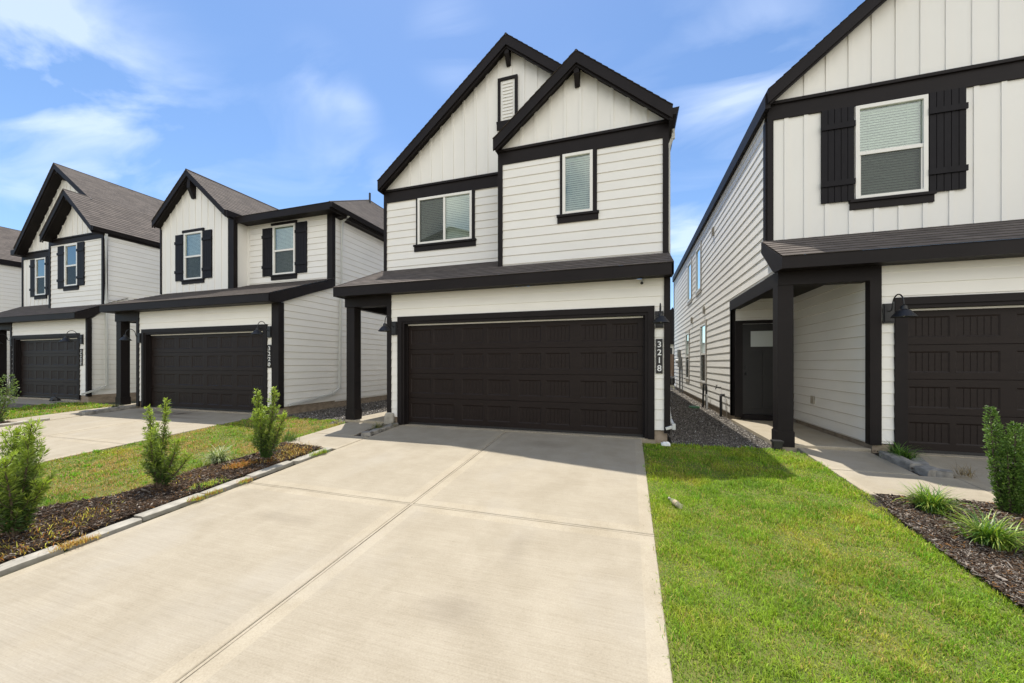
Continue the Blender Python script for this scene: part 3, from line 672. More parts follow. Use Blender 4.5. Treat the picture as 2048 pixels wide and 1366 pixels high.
def twin_gable(label, digits, g, win_style):
    """two-gable house. g carries the facade measurements in metres"""
    H = thing('house', label, 'house', ((g['uL'] + g['uR']) / 2, g['Y'], g['zs']), 'two-storey white houses with dark trim')
    F = Front(g['Y']); FB = Front(g['Yb']); FM = Front(g['Ym']); zs = g['zs']; back = g['back']
    # ---- ground floor
    garage_front(H, F, g['uL'] + 0.1, g['uR'] - 0.1, zs, zs + 0.163, g['zsof'], g['tL'], g['tR'], g['ztr'])
    xr = g['uR']; SR = Side(xr - 0.03, 1)
    corner_board(H, F, g['uR'] - 0.1, g['uR'], zs + 0.12, g['zsof'], SR, g['Y'], g['Y'] + 0.09)
    SGL = Side(g['uL'] + 0.03, -1)
    corner_board(H, F, g['uL'], g['uL'] + 0.1, zs + 0.05, g['zsof'], SGL, g['Y'], g['Y'] + 0.09)
    mb = MB(); lap(mb, SGL, g['Y'] + 0.09, g['Y'] + 2.75, zs + 0.05, g['zsof'], phase=zs + 0.163); build('siding_wall', mb, [MT['siding'], MT['lapshade']], H)
    # front door wall at the back of the porch
    FD = Front(g['Y'] + 2.75); mb = MB(); lap(mb, FD, g['pL'] + 0.05, g['uL'] + 0.03, zs + 0.05, g['zsof'], [(g['uL'] - 1.02, g['uL'] - 0.02, zs, zs + 2.15)], phase=zs + 0.163); build('siding_wall', mb, [MT['siding'], MT['lapshade']], H)
    mb = MB(); fbox(mb, FD, g['uL'] - 1.02, g['uL'] - 0.02, zs + 0.05, zs + 2.15, -0.05, -0.01); d = build('front_door', mb, MT['frontdoor'], H)
    mb = MB(); fbox(mb, FD, g['uL'] - 0.85, g['uL'] - 0.2, zs + 1.6, zs + 1.95, -0.012, -0.006); build('door_light', mb, MT['frost'], d)
    # foundation
    mb = MB(); mb.box(g['pL'] + .02, g['uL'] + .02, g['Y'] + 2.76, back, -0.35, zs + 0.16); mb.box(g['uL'] + .045, g['tL'] + .03, g['Y'] + .02, back - .1, -0.35, zs + 0.172); mb.box(g['tR'] - .03, xr - .045, g['Y'] + .02, back - .1, -0.35, zs + 0.172)
    mb.box(g['tL'] + .03, g['tR'] - .03, g['Y'] + .3, back - .1, -0.35, -0.01)
    build('foundation', mb, MT['found'], H)
    # porch beam, post, ceiling
    mb = MB(); mb.box(g['pL'] - 0.02, g['uL'] + 0.002, g['Y'] - 0.03, g['Y'] + 0.19, g['zbm'], g['zsof'] + 0.02); mb.box(g['pL'] - 0.02, g['pL'] + 0.13, g['Y'] + 0.19, g['Y'] + 2.76, g['zbm'], g['zsof'] + 0.02); build('porch_beam', mb, MT['trim'], H)
    post(H, g['pL'], g['pL'] + 0.218, g['Y'] - 0.002, g['Y'] + 0.21, 0.045 + zs * 0.5, g['zbm'], zs + 0.28)
    # pent roof over the garage
    eY, eZ = g['Ye'], g['ze']; k = g['pk']; xl, xR = g['eL'], g['eR']; zt = eZ + (g['Ym'] - eY) * k; Lp = math.hypot(g['Ym'] - eY, (g['Ym'] - eY) * k)
    up = (0, 1, k); xw = g['mL']
    kk = math.hypot(1, k)
    mb = MB(); slope(mb, (xl, eY - 0.015, eZ), (xR, eY - 0.015, eZ), up, 1, poly=[(0, 0), (xR - xl, 0), (xR - xl, Lp + .01), (xw - xl, Lp + .01)])
    if g['hip']:
        E0, Wc = Vector((xl, eY, eZ)), Vector((xw, g['Ym'], zt)); b1 = Vector((xl, g['Ym'] + 1.9, eZ)); b2 = Vector((xw, g['Ym'] + 1.9, zt))
        mb.face([tuple(b1), tuple(E0), tuple(Wc), tuple(b2)], 0, [(0, 0), ((b1 - E0).length, 0), (1.9, .7), (0, .7)])
        mb.tube([tuple(E0 + Vector((0.02, 0, 0.006))), tuple(Wc + Vector((0, 0, 0.006)))], 0.02, 6)
    build('lower_roof', mb, MT['shingle'], H)
    mb = MB(); mb.box(xl, xR, eY, eY + 0.03, eZ - 0.195, eZ + 0.003)
    mb.box(xl + .03, xR - .03, eY + 0.03, g['Y'] - 0.032, g['zsof'] - 0.002, g['zsof'] + 0.02)
    if g['hip']:
        mb.box(xl, xl + 0.03, eY + 0.031, g['Ym'] + 1.9, eZ - 0.195, eZ + 0.003); mb.box(xl + .031, g['pL'] - .021, eY + 0.1, g['Ym'] + 1.9, g['zsof'] + .001, g['zsof'] + 0.021)
    mb.box(g['pL'] + .13, g['uL'] + .02, g['Y'] + .19, g['Y'] + 2.75, g['zsof'] - .003, g['zsof'] + .03)
    build('eave_fascia', mb, MT['trim'], H)
    # right rake of the pent roof: drops from the wall to the eave
    yb = g['Yb']; zb_ = eZ + (yb - eY) * k
    mb = MB(); mb.prismX([(eY, eZ - 0.195), (eY + 0.30, g['zsof'] - 0.01), (yb + 0.02, zb_ - 0.20), (yb + 0.02, zb_ - 0.005), (eY, eZ - 0.012)], xR - 0.03, xR - 0.001); build('rake_board', mb, MT['trim'], H)
    # ---- upper floor, main wall
    mL, bL = g['mL'], g['bL']; zw = eZ + (g['Ym'] - eY) * k; zwb = eZ + (g['Yb'] - eY) * k
    fz0, fz1 = g['mf']; bz0, bz1 = g['bf']
    hm = []; hb = []
    for w in g['wins']:
        FF = FM if w['wall'] == 'm' else FB
        h = window(H, FF, *w['r'], kind=w['kind'], blinds=w.get('blinds', True), casing=w.get('casing'), sill=w.get('sill'), label=w.get('label'))
        (hm if w['wall'] == 'm' else hb).append(h)
        for s in w.get('shut', []): shutter(H, FF, *s)
    mb = MB()
    if g['mstyle'] == 'lap': lap(mb, FM, mL + 0.08, bL, zw, fz0, hm, phase=g['ph']); build('siding_wall', mb, [MT['siding'], MT['lapshade']], H)
    else:
        panel(mb, FM, mL + 0.08, bL, zw, fz0, hm); battens(mb, FM, np.arange(mL + 0.3, bL, 0.29), zw, fz0, holes=[(h[0] - .45, h[1] + .45, h[2] - .03, h[3] + .3) for h in hm]); build('batten_wall', mb, MT['batten'], H)
    mb = MB(); lap(mb, FB, bL + 0.1, g['uRb'] - 0.1, zwb, bz0, hb, phase=g['ph']); build('siding_wall', mb, [MT['siding'], MT['lapshade']], H)
    frieze(H, FM, mL, bL + .05, fz0, fz1); frieze(H, FB, bL, g['uRb'], bz0, bz1)
    SBR = Side(g['uRb'] - 0.03, 1); SBL = Side(bL + 0.03, -1); SML = Side(mL + 0.03, -1)
    corner_board(H, FM, mL, mL + 0.08, zw, fz0, SML, g['Ym'], g['Ym'] + .09); corner_board(H, FB, bL, bL + 0.1, zwb, bz0, SBL, g['Yb'], g['Ym']); corner_board(H, FB, g['uRb'] - 0.1, g['uRb'], zwb, bz0, SBR, g['Yb'], g['Yb'] + .10)
    # gable ends with battens
    a1, a2 = g['a1'], g['a2']; k1 = g['k1']; so_ = 0.165
    kr = (a1[1] - a2[1]) / (a2[0] - a1[0]); t1 = lambda u: a1[1] - so_ - (k1 if u < a1[0] else kr) * abs(u - a1[0]); t2 = lambda u: a2[1] - so_ - k1 * abs(u - a2[0])
    mb = MB(); gable_panel(mb, FM, mL + .02, a2[0] + .05, fz1 - 0.05, t1); battens(mb, FM, np.arange(g['b1'], a2[0], 0.2915), fz1 - 0.05, t1); build('gable_wall', mb, MT['batten'], H)
    mb = MB(); gable_panel(mb, FB, bL + .02, g['uRb'] - .02, bz1 - 0.05, t2); battens(mb, FB, np.arange(g['b2'], g['uRb'] - .1, 0.2995), bz1 - 0.05, t2)
    for sx in (bL + 0.001, g['uRb'] - 0.031): mb.box(sx, sx + .03, g['Yb'] + .005, g['Ym'] + .3, bz0, bz1 + 0.03)
    build('gable_wall', mb, MT['batten'], H)
    # side walls
    SR2 = Side(g['uRb'] - 0.03, 1); zeR = g['zeR']
    mb = MB(); lap(mb, SR2, g['Yb'] + .10, back, zs + 0.163, zeR - 0.12, phase=zs + .163)
    if g['Yb'] - g['Y'] > .2: lap_poly(mb, SR2, [(g['Y'] + .09, zs + .163), (g['Yb'] + .10, zs + .163), (g['Yb'] + .10, zwb - .12), (g['Y'] + .09, g['zsof'] - .02)], phase=zs + .163)
    build('siding_wall', mb, [MT['siding'], MT['lapshade']], H)
    mb = MB(); lap(mb, SML, g['Ym'] + .09, back, zs + 0.163, g['zeL'] - 0.12, [(g['Ym'] - 1, g['Y'] + 2.75, -1, g['zsof'])], phase=zs + .163); build('siding_wall', mb, [MT['siding'], MT['lapshade']], H)
    mb = MB(); FK = Front(back); mb.face([(mL + .03, back, -.2), (g['uRb'] - .03, back, -.2), (g['uRb'] - .03, back, zeR), (a1[0], back, a1[1] - .2), (mL + .03, back, g['zeL'])]); build('back_wall', mb, MT['batten'], H)
    # roofs
    Yf1, Yf2 = g['Yf1'], g['Yf2']; tl, tr_, tb = g['tip1'], g['tip2R'], g['tip2L']
    L1 = math.hypot(a1[0] - tl[0], a1[1] - tl[1])
    mb = MB(); slope(mb, (tl[0], Yf1 - .02, tl[1]), (tl[0], back + .3, tl[1]), (a1[0] - tl[0], 0, a1[1] - tl[1]), L1)
    LR = math.hypot(a1[0] - a2[0], a1[1] - a2[1]); slope(mb, (a2[0], Yf1 - .02, a2[1]), (a2[0], back + .3, a2[1]), (a1[0] - a2[0], 0, a1[1] - a2[1]), LR)
    LB = math.hypot(a2[0] - tr_[0], a2[1] - tr_[1]); slope(mb, (tr_[0], Yf2 - .02, tr_[1]), (tr_[0], back + .3, tr_[1]), (a2[0] - tr_[0], 0, a2[1] - tr_[1]), LB)
    LC = math.hypot(a2[0] - tb[0], a2[1] - tb[1]); slope(mb, (tb[0], Yf2 - .02, tb[1]), (tb[0], g['Ym'] + .3 , tb[1]), (a2[0] - tb[0], 0, a2[1] - tb[1]), LC)
    mb.tube([(a1[0], Yf1 - .010, a1[1] - .006), (a1[0], back + .3, a1[1] - .006)], 0.028, 8)
    mb.tube([(a2[0], Yf2 - .010, a2[1] - .006), (a2[0], Yf1, a2[1] - .006)], 0.022, 8)
    build('roof', mb, MT['shingle'], H)
    mb = MB(); soffit_slope(mb, a1, tl, 0.16, Yf1 + .07, g['Ym'] + .02); soffit_slope(mb, a1, (a2[0] + .3, a1[1] - kr * (a2[0] + .3 - a1[0])), 0.16, Yf1 + .07, g['Ym'] + .02)
    soffit_slope(mb, a2, tb, 0.16, Yf2 + .07, g['Ym'] + .2); soffit_slope(mb, a2, tr_, 0.16, Yf2 + .07, g['Yb'] + .02)
    build('soffit', mb, MT['trim'], H)
    rake_pair(H, Yf1, a1, tl, (a2[0] + .15, a1[1] - kr * (a2[0] + .15 - a1[0]))); rake_pair(H, Yf2, a2, tb, tr_)
    nose(H, a1[0], Yf1, g['Ym'], a1[1] - .18); nose(H, a2[0], Yf2, g['Yb'], a2[1] - .18)
    # side eaves: fascia and dark gutter
    mb = MB(); x = tr_[0]; mb.box(g['uRb'] - .001, x, Yf2 + .02, back, tr_[1] - .235, tr_[1] - .03); mb.prism([(x + .001, tr_[1] - .04), (x + .001, tr_[1] - .16), (x + .07, tr_[1] - .16), (x + .11, tr_[1] - .035)], lambda p, t: (p[0], t, p[1]), Yf2 + .01, back); build('gutter', mb, MT['trim'], H)
    mb = MB(); mb.box(tl[0], mL + .001, Yf1 + .02, back, tl[1] - .235, tl[1] - .03); build('eave_board', mb, MT['trim'], H)
    return H, F, FB, FM

# ---- the house at the centre of the picture
g = dict(Y=6.87, Yb=7.30, Ym=7.95, zs=0.0, back=21.0, uL=-4.995, uR=0.676, uRb=0.690, tL=-4.731, tR=0.423, ztr=2.311, zsof=2.790, pL=-6.086, zbm=2.575,
         Ye=6.54, ze=2.965, pk=0.476, eL=-6.15, eR=0.70, hip=True, mL=-5.877, bL=-2.600, mf=(5.33, 5.640), bf=(5.432, 5.735),
         mstyle='lap', ph=3.537 - 0.178*12, a1=(-2.572, 8.533), a2=(-0.954, 7.239), k1=0.8256, b1=-5.15, b2=-2.10,
         Yf1=7.70, Yf2=7.05, tip1=(-5.895, 5.789), tip2L=(-2.628, 5.857), tip2R=(0.735, 5.845), zeR=5.65, zeL=5.60,
         wins=[dict(wall='b', kind='fixed', r=(-1.248, -0.664, 4.243, 5.430), casing=(-1.300, -0.583, 5.432), sill=(-1.362, -0.545, 4.080, 4.243)),
               dict(wall='m', kind='slider', r=(-4.905, -3.475, 4.202, 5.328), casing=(-4.953, -3.402, 5.33), sill=(-5.015, -3.365, 4.04, 4.202))])
H1, F1, FB1, FM1 = twin_gable('white two-gable house 3218 at the head of the wide driveway, its windows without shutters', '3218', g, None)
# louvred vent in the tall gable
vt = MB(); x0, x1 = at(996.6, 200, 7.95)[0], at(1036, 200, 7.95)[0]; z0, z1 = 6.78, at(1036, 151, 7.95)[1]
fr = 0.065
for q in ((x0, x0+fr, z0, z1), (x1-fr, x1, z0, z1), (x0+fr, x1-fr, z1-fr, z1), (x0-.03, x1+.03, z0-.05, z0), (x0-.02, x1+.02, z0-.19, z0-.052)): fbox(vt, FM1, *q, 0.0, 0.05)
gv = build('gable_vent', vt, MT['trim'], H1)
vt = MB(); fbox(vt, FM1, x0+fr, x1-fr, z0, z1-fr, 0.0, 0.022)
z = z0 + .07
while z < z1 - fr - .06:
    vt.face([FM1.p(x0+fr+.05, z, .031), FM1.p(x1-fr-.05, z, .031), FM1.p(x1-fr-.05, z+.07, .024), FM1.p(x0+fr+.05, z+.07, .024)]); vt.face([FM1.p(x0+fr+.05, z, .040), FM1.p(x1-fr-.05, z, .040), FM1.p(x1-fr-.05, z, .022), FM1.p(x0+fr+.05, z, .022)]); z += .075
build('louvre', vt, MT['vinyl'], gv)
# downspout on the right corner, turned round the corner at the bottom
downspout(H1, [(0.79, 7.50, 5.68), (0.79, 7.50, 5.55), (0.718, 7.52, 5.38), (0.718, 7.52, 3.5), (0.718, 7.52, 0.45), (0.718, 7.35, 0.30), (0.728, 6.83, 0.24), (0.60, 6.82, 0.20)], 0.034)
wall_lamp(F1, -4.812, 2.068, 'black barn lamp at the left of the garage door of house 3218')
wall_lamp(F1, 0.500, 2.068, 'black barn lamp above the number sign 3218')
number_sign('3218', F1, 0.446, 0.553, 1.140, 1.733, 'dark vertical sign with white digits 3218 on the narrow siding strip')
r = thing('security_camera', 'small white security camera under the eave above the garage door of house 3218', 'security camera', (0.215, 6.855, 2.735))
mb = MB(); mb.tube([(0.235, 6.868, 2.757), (0.222, 6.83, 2.757), (0.215, 6.80, 2.735)], 0.012, 8); build('bracket', mb, MT['white'], r, True)
mb = MB(); mb.tube([(0.215, 6.84, 2.72), (0.213, 6.77, 2.70)], 0.030, 14); build('camera_body', mb, MT['white'], r, True)
mb = MB(); mb.tube([(0.213, 6.772, 2.701), (0.2125, 6.760, 2.697)], 0.026, 14); build('lens', mb, MT['plastic'], r, True)

# ---- far left twin-gable house
def sc(p, Y0, Y1): return (p[0] * Y1 / Y0, EYE + (p[1] - EYE) * Y1 / Y0)
A1 = sc((-21.278, 9.09), 8.38, 8.53); A2 = sc((-19.297, 7.562), 7.83, 7.88)
K = 0.8256 * 1.08
TL1 = sc((-24.105, 6.028), 8.38, 8.53); TL2 = sc((-20.788, 6.03), 7.83, 7.88); TR2 = (-17.79, A2[1] - .915 * (-17.79 - A2[0]))
K = (A1[1] - TL1[1]) / (A1[0] - TL1[0])
mwr = sc((-23.59, 4.132), 8.78, 8.88)
def q3(x, y, Y): return at(x / 5.465, 310 + y / 5.465, Y)
ma = q3(395, 1140, 8.88); mb_ = q3(508, 1100, 8.88)
ba = q3(715, 990, 8.23); bb = q3(855, 965, 8.23)
g = dict(Y=7.80, Yb=8.23, Ym=8.88, zs=0.05, back=22.0, uL=-22.62, uR=-17.76, uRb=-17.82, tL=-22.44, tR=-18.22, ztr=2.375, zsof=2.865, pL=-23.75, zbm=2.62,
         Ye=7.45, ze=3.03, pk=0.50, eL=-23.9, eR=-17.70, hip=True, mL=-24.85, bL=-21.17, mf=(5.74, 6.02), bf=(5.79, 6.02),
         mstyle='batten', ph=0.22, a1=A1, a2=A2, k1=K, b1=-24.3, b2=-20.9, Yf1=8.53, Yf2=7.88, tip1=TL1, tip2L=TL2, tip2R=TR2, zeR=6.10, zeL=5.95,
         wins=[dict(wall='b', kind='hung', blinds=False, r=(ba[0], bb[0], 4.19, 5.74), sill=(ba[0]-.08, bb[0]+.08, 4.03, 4.19), shut=[(ba[0]-.42, ba[0]-.01, 4.13, 5.72), (bb[0]+.01, bb[0]+.42, 4.17, 5.76)]),
               dict(wall='m', kind='hung', blinds=False, r=(ma[0], mb_[0], 4.17, 5.72), sill=(ma[0]-.08, mb_[0]+.08, 4.01, 4.17), shut=[(ma[0]-.36, ma[0]-.01, 4.13, 5.70), (mb_[0]+.01, mb_[0]+.2, 4.15, 5.72)])])
H3, F3, FB3, FM3 = twin_gable('white two-gable house with shutters, standing beyond house 3220', '3222', g, None)
downspout(H3, [(-17.73, 8.25, 5.93), (-17.75, 8.25, 5.80), (-17.75, 8.25, 3.5), (-17.71, 8.25, 0.55), (-17.71, 8.16, 0.46), (-17.71, 7.62, 0.27)])
wall_lamp(F3, -18.08, 2.15, 'black barn lamp right of the leftmost garage door', 1.15); wall_lamp(F3, -22.52, 2.15, 'black barn lamp left of the leftmost garage door', 1.1)
number_sign('3222', F3, -18.16, -18.05, 1.24, 1.82, 'dark number sign seen edge-on at the right of the leftmost garage door')

# ---- house 3220: batten dormer gable on the left, recessed lap wall with hip roof on the right
H2 = thing('house', 'white house 3220 with a single gable and a lower hip roof at its right', 'house', (-11.5, 7.2, 0.02), 'two-storey white houses with dark trim')
F2 = Front(7.2); zs = 0.02
garage_front(H2, F2, -13.90, -8.56, zs, 0.20, 2.84, -13.765, -8.845, 2.322)
SR = Side(-8.48, 1); SG = Side(-13.97, -1)
corner_board(H2, F2, -8.685, -8.45, 0.17, 2.87, SR, 7.2, 7.33)
corner_board(H2, F2, -14.0, -13.89, 0.05, 2.84, SG, 7.2, 7.29)
mb = MB(); lap(mb, SG, 7.29, 9.95, 0.05, 2.84); build('siding_wall', mb, [MT['siding'], MT['lapshade']], H2)
FD = Front(9.95); mb = MB(); lap(mb, FD, -15.0, -13.97, 0.05, 2.84); build('siding_wall', mb, [MT['siding'], MT['lapshade']], H2)
mb = MB(); fbox(mb, FD, -14.93, -14.05, 0.05, 2.1, 0.02, 0.05); build('front_door', mb, MT['frontdoor'], H2)
mb = MB(); mb.box(-15.28, -8.68, 9.97, 20.9, -.35, -0.01); mb.box(-8.80, -8.495, 7.22, 20.9, -.35, 0.22); mb.box(-13.95, -13.74, 7.22, 9.9, -.35, 0.22); build('foundation', mb, MT['found'], H2)
mb = MB(); mb.box(-15.0, -13.998, 7.17, 7.40, 2.59, 2.86); mb.box(-15.0, -14.85, 7.40, 9.96, 2.59, 2.86); build('porch_beam', mb, MT['trim'], H2)
post(H2, -14.975, -14.755, 7.19, 7.41, 0.05, 2.59, 0.28)
eY, eZ, k = 6.85, 3.04, 0.385; yw1, yw2 = 8.53, 8.98; zr = lambda y: eZ + (y - eY) * k
mb = MB(); xl, xR = -15.05, -8.36
Lp = math.hypot(yw2 - eY, (yw2 - eY) * k); Ld = math.hypot(yw1 - eY, (yw1 - eY) * k)
slope(mb, (xl, eY - .015, eZ), (-11.8, eY - .015, eZ), (0, 1, k), 1, poly=[(0, 0), (3.25, 0), (3.25, Ld + .01), (0.05, Ld + .01)])
slope(mb, (-11.8, eY - .015, eZ), (xR, eY - .015, eZ), (0, 1, k), Lp + .01)
mb.face([(xl, 9.5, eZ), (xl, eY, eZ), (-15.0, yw1, zr(yw1)), (-15.0, 9.5, zr(yw1))], 0, [(0, 0), (2.6, 0), (1.6, .9), (0, .9)])
build('lower_roof', mb, MT['shingle'], H2)
mb = MB(); mb.box(xl, xR, eY, eY + .03, eZ - .195, eZ + .003); mb.box(xl + .03, xR - .03, eY + .03, 7.168, 2.835, 2.86); mb.box(xl, xl + .03, eY + .031, 9.5, eZ - .195, eZ + .003); mb.box(xl + .031, -15.001, eY + .1, 9.5, 2.836, 2.861); mb.box(-14.85, -13.97, 7.4, 9.95, 2.83, 2.86)
build('eave_fascia', mb, MT['trim'], H2)
mb = MB(); mb.prismX([(eY, eZ - .195), (eY + .30, eZ - .19), (yw2, zr(yw2) - .24), (yw2, zr(yw2) - .005), (eY, eZ - .012)], xR - .03, xR - .001); mb.prismX([(7.12, 2.86), (yw2, zr(yw2) - .27), (yw2, zr(yw2) - .08), (7.12, 2.96)], -8.48, xR - .031); build('rake_board', mb, MT['trim'], H2)
FDm, FR = Front(yw1), Front(yw2)
Yfd = 8.28
def dx(x): return x * 8.53 / 7.83
def dz(z): return EYE + (z - EYE) * 8.53 / 7.83
ap = (-13.67, 7.59); tl = (-15.36, 6.10); trr = (-11.95, 6.09)
kL = (ap[1] - tl[1]) / (ap[0] - tl[0]); kR = (ap[1] - trr[1]) / (trr[0] - ap[0])
tp = lambda u: ap[1] - .165 - (kL * (ap[0] - u) if u < ap[0] else kR * (u - ap[0]))
hw = window(H2, FDm, dx(-12.988), dx(-12.193), dz(3.862), dz(5.293), 'hung', True, head=(dx(-13.047), dx(-12.12), dz(5.297), dz(5.375)), sill=(dx(-13.096), dx(-12.114), dz(3.735), dz(3.862)))
shutter(H2, FDm, dx(-13.368), dx(-13.0), dz(3.85), dz(5.265)); shutter(H2, FDm, dx(-12.17), dx(-11.79), dz(3.86), dz(5.29))
mb = MB(); panel(mb, FDm, -15.30, -12.10, zr(yw1), 5.80, [hw]); gable_panel(mb, FDm, -15.30, -12.10, 5.80, tp)
battens(mb, FDm, [dx(q) for q in (-13.90, -13.634, -13.36, -13.086, -12.813, -12.539, -12.269, -11.998, -11.721, -11.436, -11.17)], zr(yw1), tp, holes=[(dx(-13.05), dx(-12.12), dz(3.74), dz(5.375)), (dx(-13.37), dx(-13.0), dz(3.85), dz(5.265)), (dx(-12.17), dx(-11.79), dz(3.86), dz(5.29))])
build('batten_wall', mb, MT['batten'], H2)
SD = Side(-11.90, 1); corner_board(H2, FDm, dx(-11.115), -11.87, zr(yw1), 6.0, SD, yw1, yw1 + .10); corner_board(H2, FDm, -15.34, -15.28, zr(yw1), 5.9)
mb = MB(); panel(mb, SD, yw1 + .10, yw2, zr(yw1) - .02, 6.0); build('batten_wall', mb, MT['batten'], H2)
SDL = Side(-15.32, -1); mb = MB(); lap(mb, SDL, yw1, 21, .2, 5.9); build('siding_wall', mb, [MT['siding'], MT['lapshade']], H2)
hw = window(H2, FR, -10.79, -9.89, 4.115, 5.673, 'hung', True, head=(-10.853, -9.807, 5.69, 5.76), sill=(-10.876, -9.807, 3.955, 4.115))
shutter(H2, FR, -11.225, -10.802, 4.10, 5.63); shutter(H2, FR, -9.864, -9.415, 4.11, 5.68)
mb = MB(); lap(mb, FR, -11.90, -8.64, zr(yw2), 5.80, [hw]); fbox(mb, FR, -11.90, -11.80, zr(yw2), 5.8, 0.0, 0.02); build('siding_wall', mb, [MT['siding'], MT['lapshade']], H2)
corner_board(H2, FR, -8.642, -8.45, zr(yw2) - .1, 5.83, SR, yw2, yw2 + .10)
mb = MB(); lap(mb, SR, yw2 + .10, 21, 0.16, 5.72, phase=.193); lap_poly(mb, SR, [(7.33, .193), (yw2 + .10, .193), (yw2 + .10, zr(yw2) - .2), (7.33, 2.93)], phase=.193); build('siding_wall', mb, [MT['siding'], MT['lapshade']], H2)
mb = MB(); mb.face([(-15.3, 21, -.2), (-8.48, 21, -.2), (-8.48, 21, 5.8), (-15.3, 21, 5.8)]); build('back_wall', mb, MT['batten'], H2)
# roofs of 3220
rk = MB()
slope(rk, (tl[0], Yfd - .02, tl[1]), (tl[0], 12, tl[1]), (ap[0] - tl[0], 0, ap[1] - tl[1]), math.hypot(ap[0] - tl[0], ap[1] - tl[1]))
slope(rk, (trr[0], Yfd - .02, trr[1]), (trr[0], 12, trr[1]), (ap[0] - trr[0], 0, ap[1] - trr[1]), math.hypot(ap[0] - trr[0], ap[1] - trr[1]))
rk.tube([(ap[0], Yfd - .015, ap[1] + .004), (ap[0], 12, ap[1] + .004)], .03, 6)
ex, ey, ez = -8.20, 8.58, 5.955; hx, hy, hz = -11.85, 14.86, 9.13; hw_, hd_, hh_ = ex - hx, hy - ey, hz - ez
ks, kf = hh_ / hw_, hh_ / hd_; vs, vf = math.hypot(hw_, hh_), math.hypot(hd_, hh_)
slope(rk, (hx - hw_, ey - .01, ez), (ex, ey - .01, ez), (0, 1, kf), 1, poly=[(0, 0), (2 * hw_, 0), (hw_, vf)])
slope(rk, (ex, ey, ez), (ex, 21.3, ez), (-1, 0, ks), 1, poly=[(0, 0), (21.3 - ey, 0), (21.3 - ey, vs), (hd_, vs)])
slope(rk, (hx - hw_, ey, ez), (hx - hw_, 21.3, ez), (1, 0, ks), 1, poly=[(0, 0), (21.3 - ey, 0), (21.3 - ey, vs), (hd_, vs)])
rk.tube([(hx, hy, hz), (hx, 21.3, hz)], .03, 6); rk.tube([(ex, ey, ez + .006), (hx, hy, hz + .006)], .022, 6)
rf = build('roof', rk, MT['shingle'], H2)
wrap_pipe(H2, -11.4, 14.35, 8.66, .52, .045)
mb = MB(); soffit_slope(mb, ap, tl, .16, Yfd + .07, yw1 + .02); soffit_slope(mb, ap, trr, .16, Yfd + .07, yw1 + .02); mb.box(-11.9, -8.15, ey + .03, yw2 - .001, 5.80, 5.83); build('soffit', mb, MT['trim'], H2)
rake_pair(H2, Yfd, ap, tl, trr, w=.19); nose(H2, ap[0], Yfd, yw1, ap[1] - .17, h=.68, w=.14)
mb = MB(); mb.box(-11.869, trr[0] + .005, Yfd + .02, yw2 + .3, 5.87, 6.08); mb.box(-11.95, -11.869, Yfd + .07, 8.5, 5.86, 5.90); build('eave_board', mb, MT['trim'], H2)
mb = MB(); mb.box(-11.92, ex, ey, ey + .03, 5.755, 5.945); mb.box(ex - .03, ex, ey + .03, 21, 5.755, 5.945); mb.box(-8.449, ex - .031, yw2 + .1, 21, 5.73, 5.80)
mb.prism([(ex + .001, 5.93), (ex + .001, 5.81), (ex + .08, 5.81), (ex + .12, 5.935)], lambda p, t: (p[0], t, p[1]), ey, 21); build('gutter', mb, MT['trim'], H2)
downspout(H2, [(-8.15, 9.30, 5.83), (-8.40, 9.30, 5.66), (-8.405, 9.25, 3.2), (-8.405, 9.2, 0.58), (-8.405, 8.95, 0.42), (-8.405, 7.42, 0.23)])
wall_lamp(F2, -13.86, 2.07, 'black barn lamp at the left of the brown garage door of house 3220'); wall_lamp(F2, -8.76, 2.12, 'black barn lamp at the right of the brown garage door of house 3220')
number_sign('3220', F2, -8.81, -8.70, 1.20, 1.79, 'dark vertical sign with white digits 3220, right of the brown garage door')

# ---- house on the right: large batten gable, porch tucked under its left corner
H4 = thing('house', 'white house at the right edge with one shuttered window and an open porch', 'house', (5.6, 6.87, 0.0), 'two-storey white houses with dark trim')
F4, FU = Front(6.87), Front(7.45); xS = 2.28
garage_front(H4, F4, 3.54, 8.80, 0.0, 0.13, 2.750, 3.706, 8.74, 2.272)
corner_board(H4, F4, 3.412, 3.55, 0.105, 2.75, Side(3.44, -1), 6.87, 6.96)
SI = Side(3.44, -1); mb = MB(); lap(mb, SI, 6.96, 9.57, 0.11, 2.78, phase=.124); build('siding_wall', mb, [MT['siding'], MT['lapshade']], H4)
FD4 = Front(9.57); mb = MB(); lap(mb, FD4, 2.32, 3.42, 0.10, 2.78, [(2.36, 3.40, 0, 2.28)], phase=.2); build('siding_wall', mb, [MT['siding'], MT['lapshade']], H4)
mb = MB(); fbox(mb, FD4, 2.30, 2.45, 0.10, 2.28, 0, .03); fbox(mb, FD4, 3.31, 3.41, 0.10, 2.28, 0, .03); fbox(mb, FD4, 2.45, 3.31, 2.205, 2.28, 0, .03); fbox(mb, FD4, 2.45, 3.31, 0.05, 0.165, -.1, .06, 0); build('door_frame', mb, MT['trim'], H4)
mb = MB()
for a, b_, c, d in cells(2.455, 3.305, 0.17, 2.20, [(2.62, 3.15, 1.69, 2.04), (2.57, 2.85, .33, 1.60), (2.91, 3.19, .33, 1.60)]): fbox(mb, FD4, a, b_, c, d, -.06, -.02)
fbox(mb, FD4, 2.455, 3.305, .17, 2.2, -.07, -.035); fd = build('front_door', mb, MT['frontdoor'], H4)
mb = MB(); fbox(mb, FD4, 2.62, 3.15, 1.69, 2.04, -.034, -.026); build('door_light', mb, MT['frost'], fd)
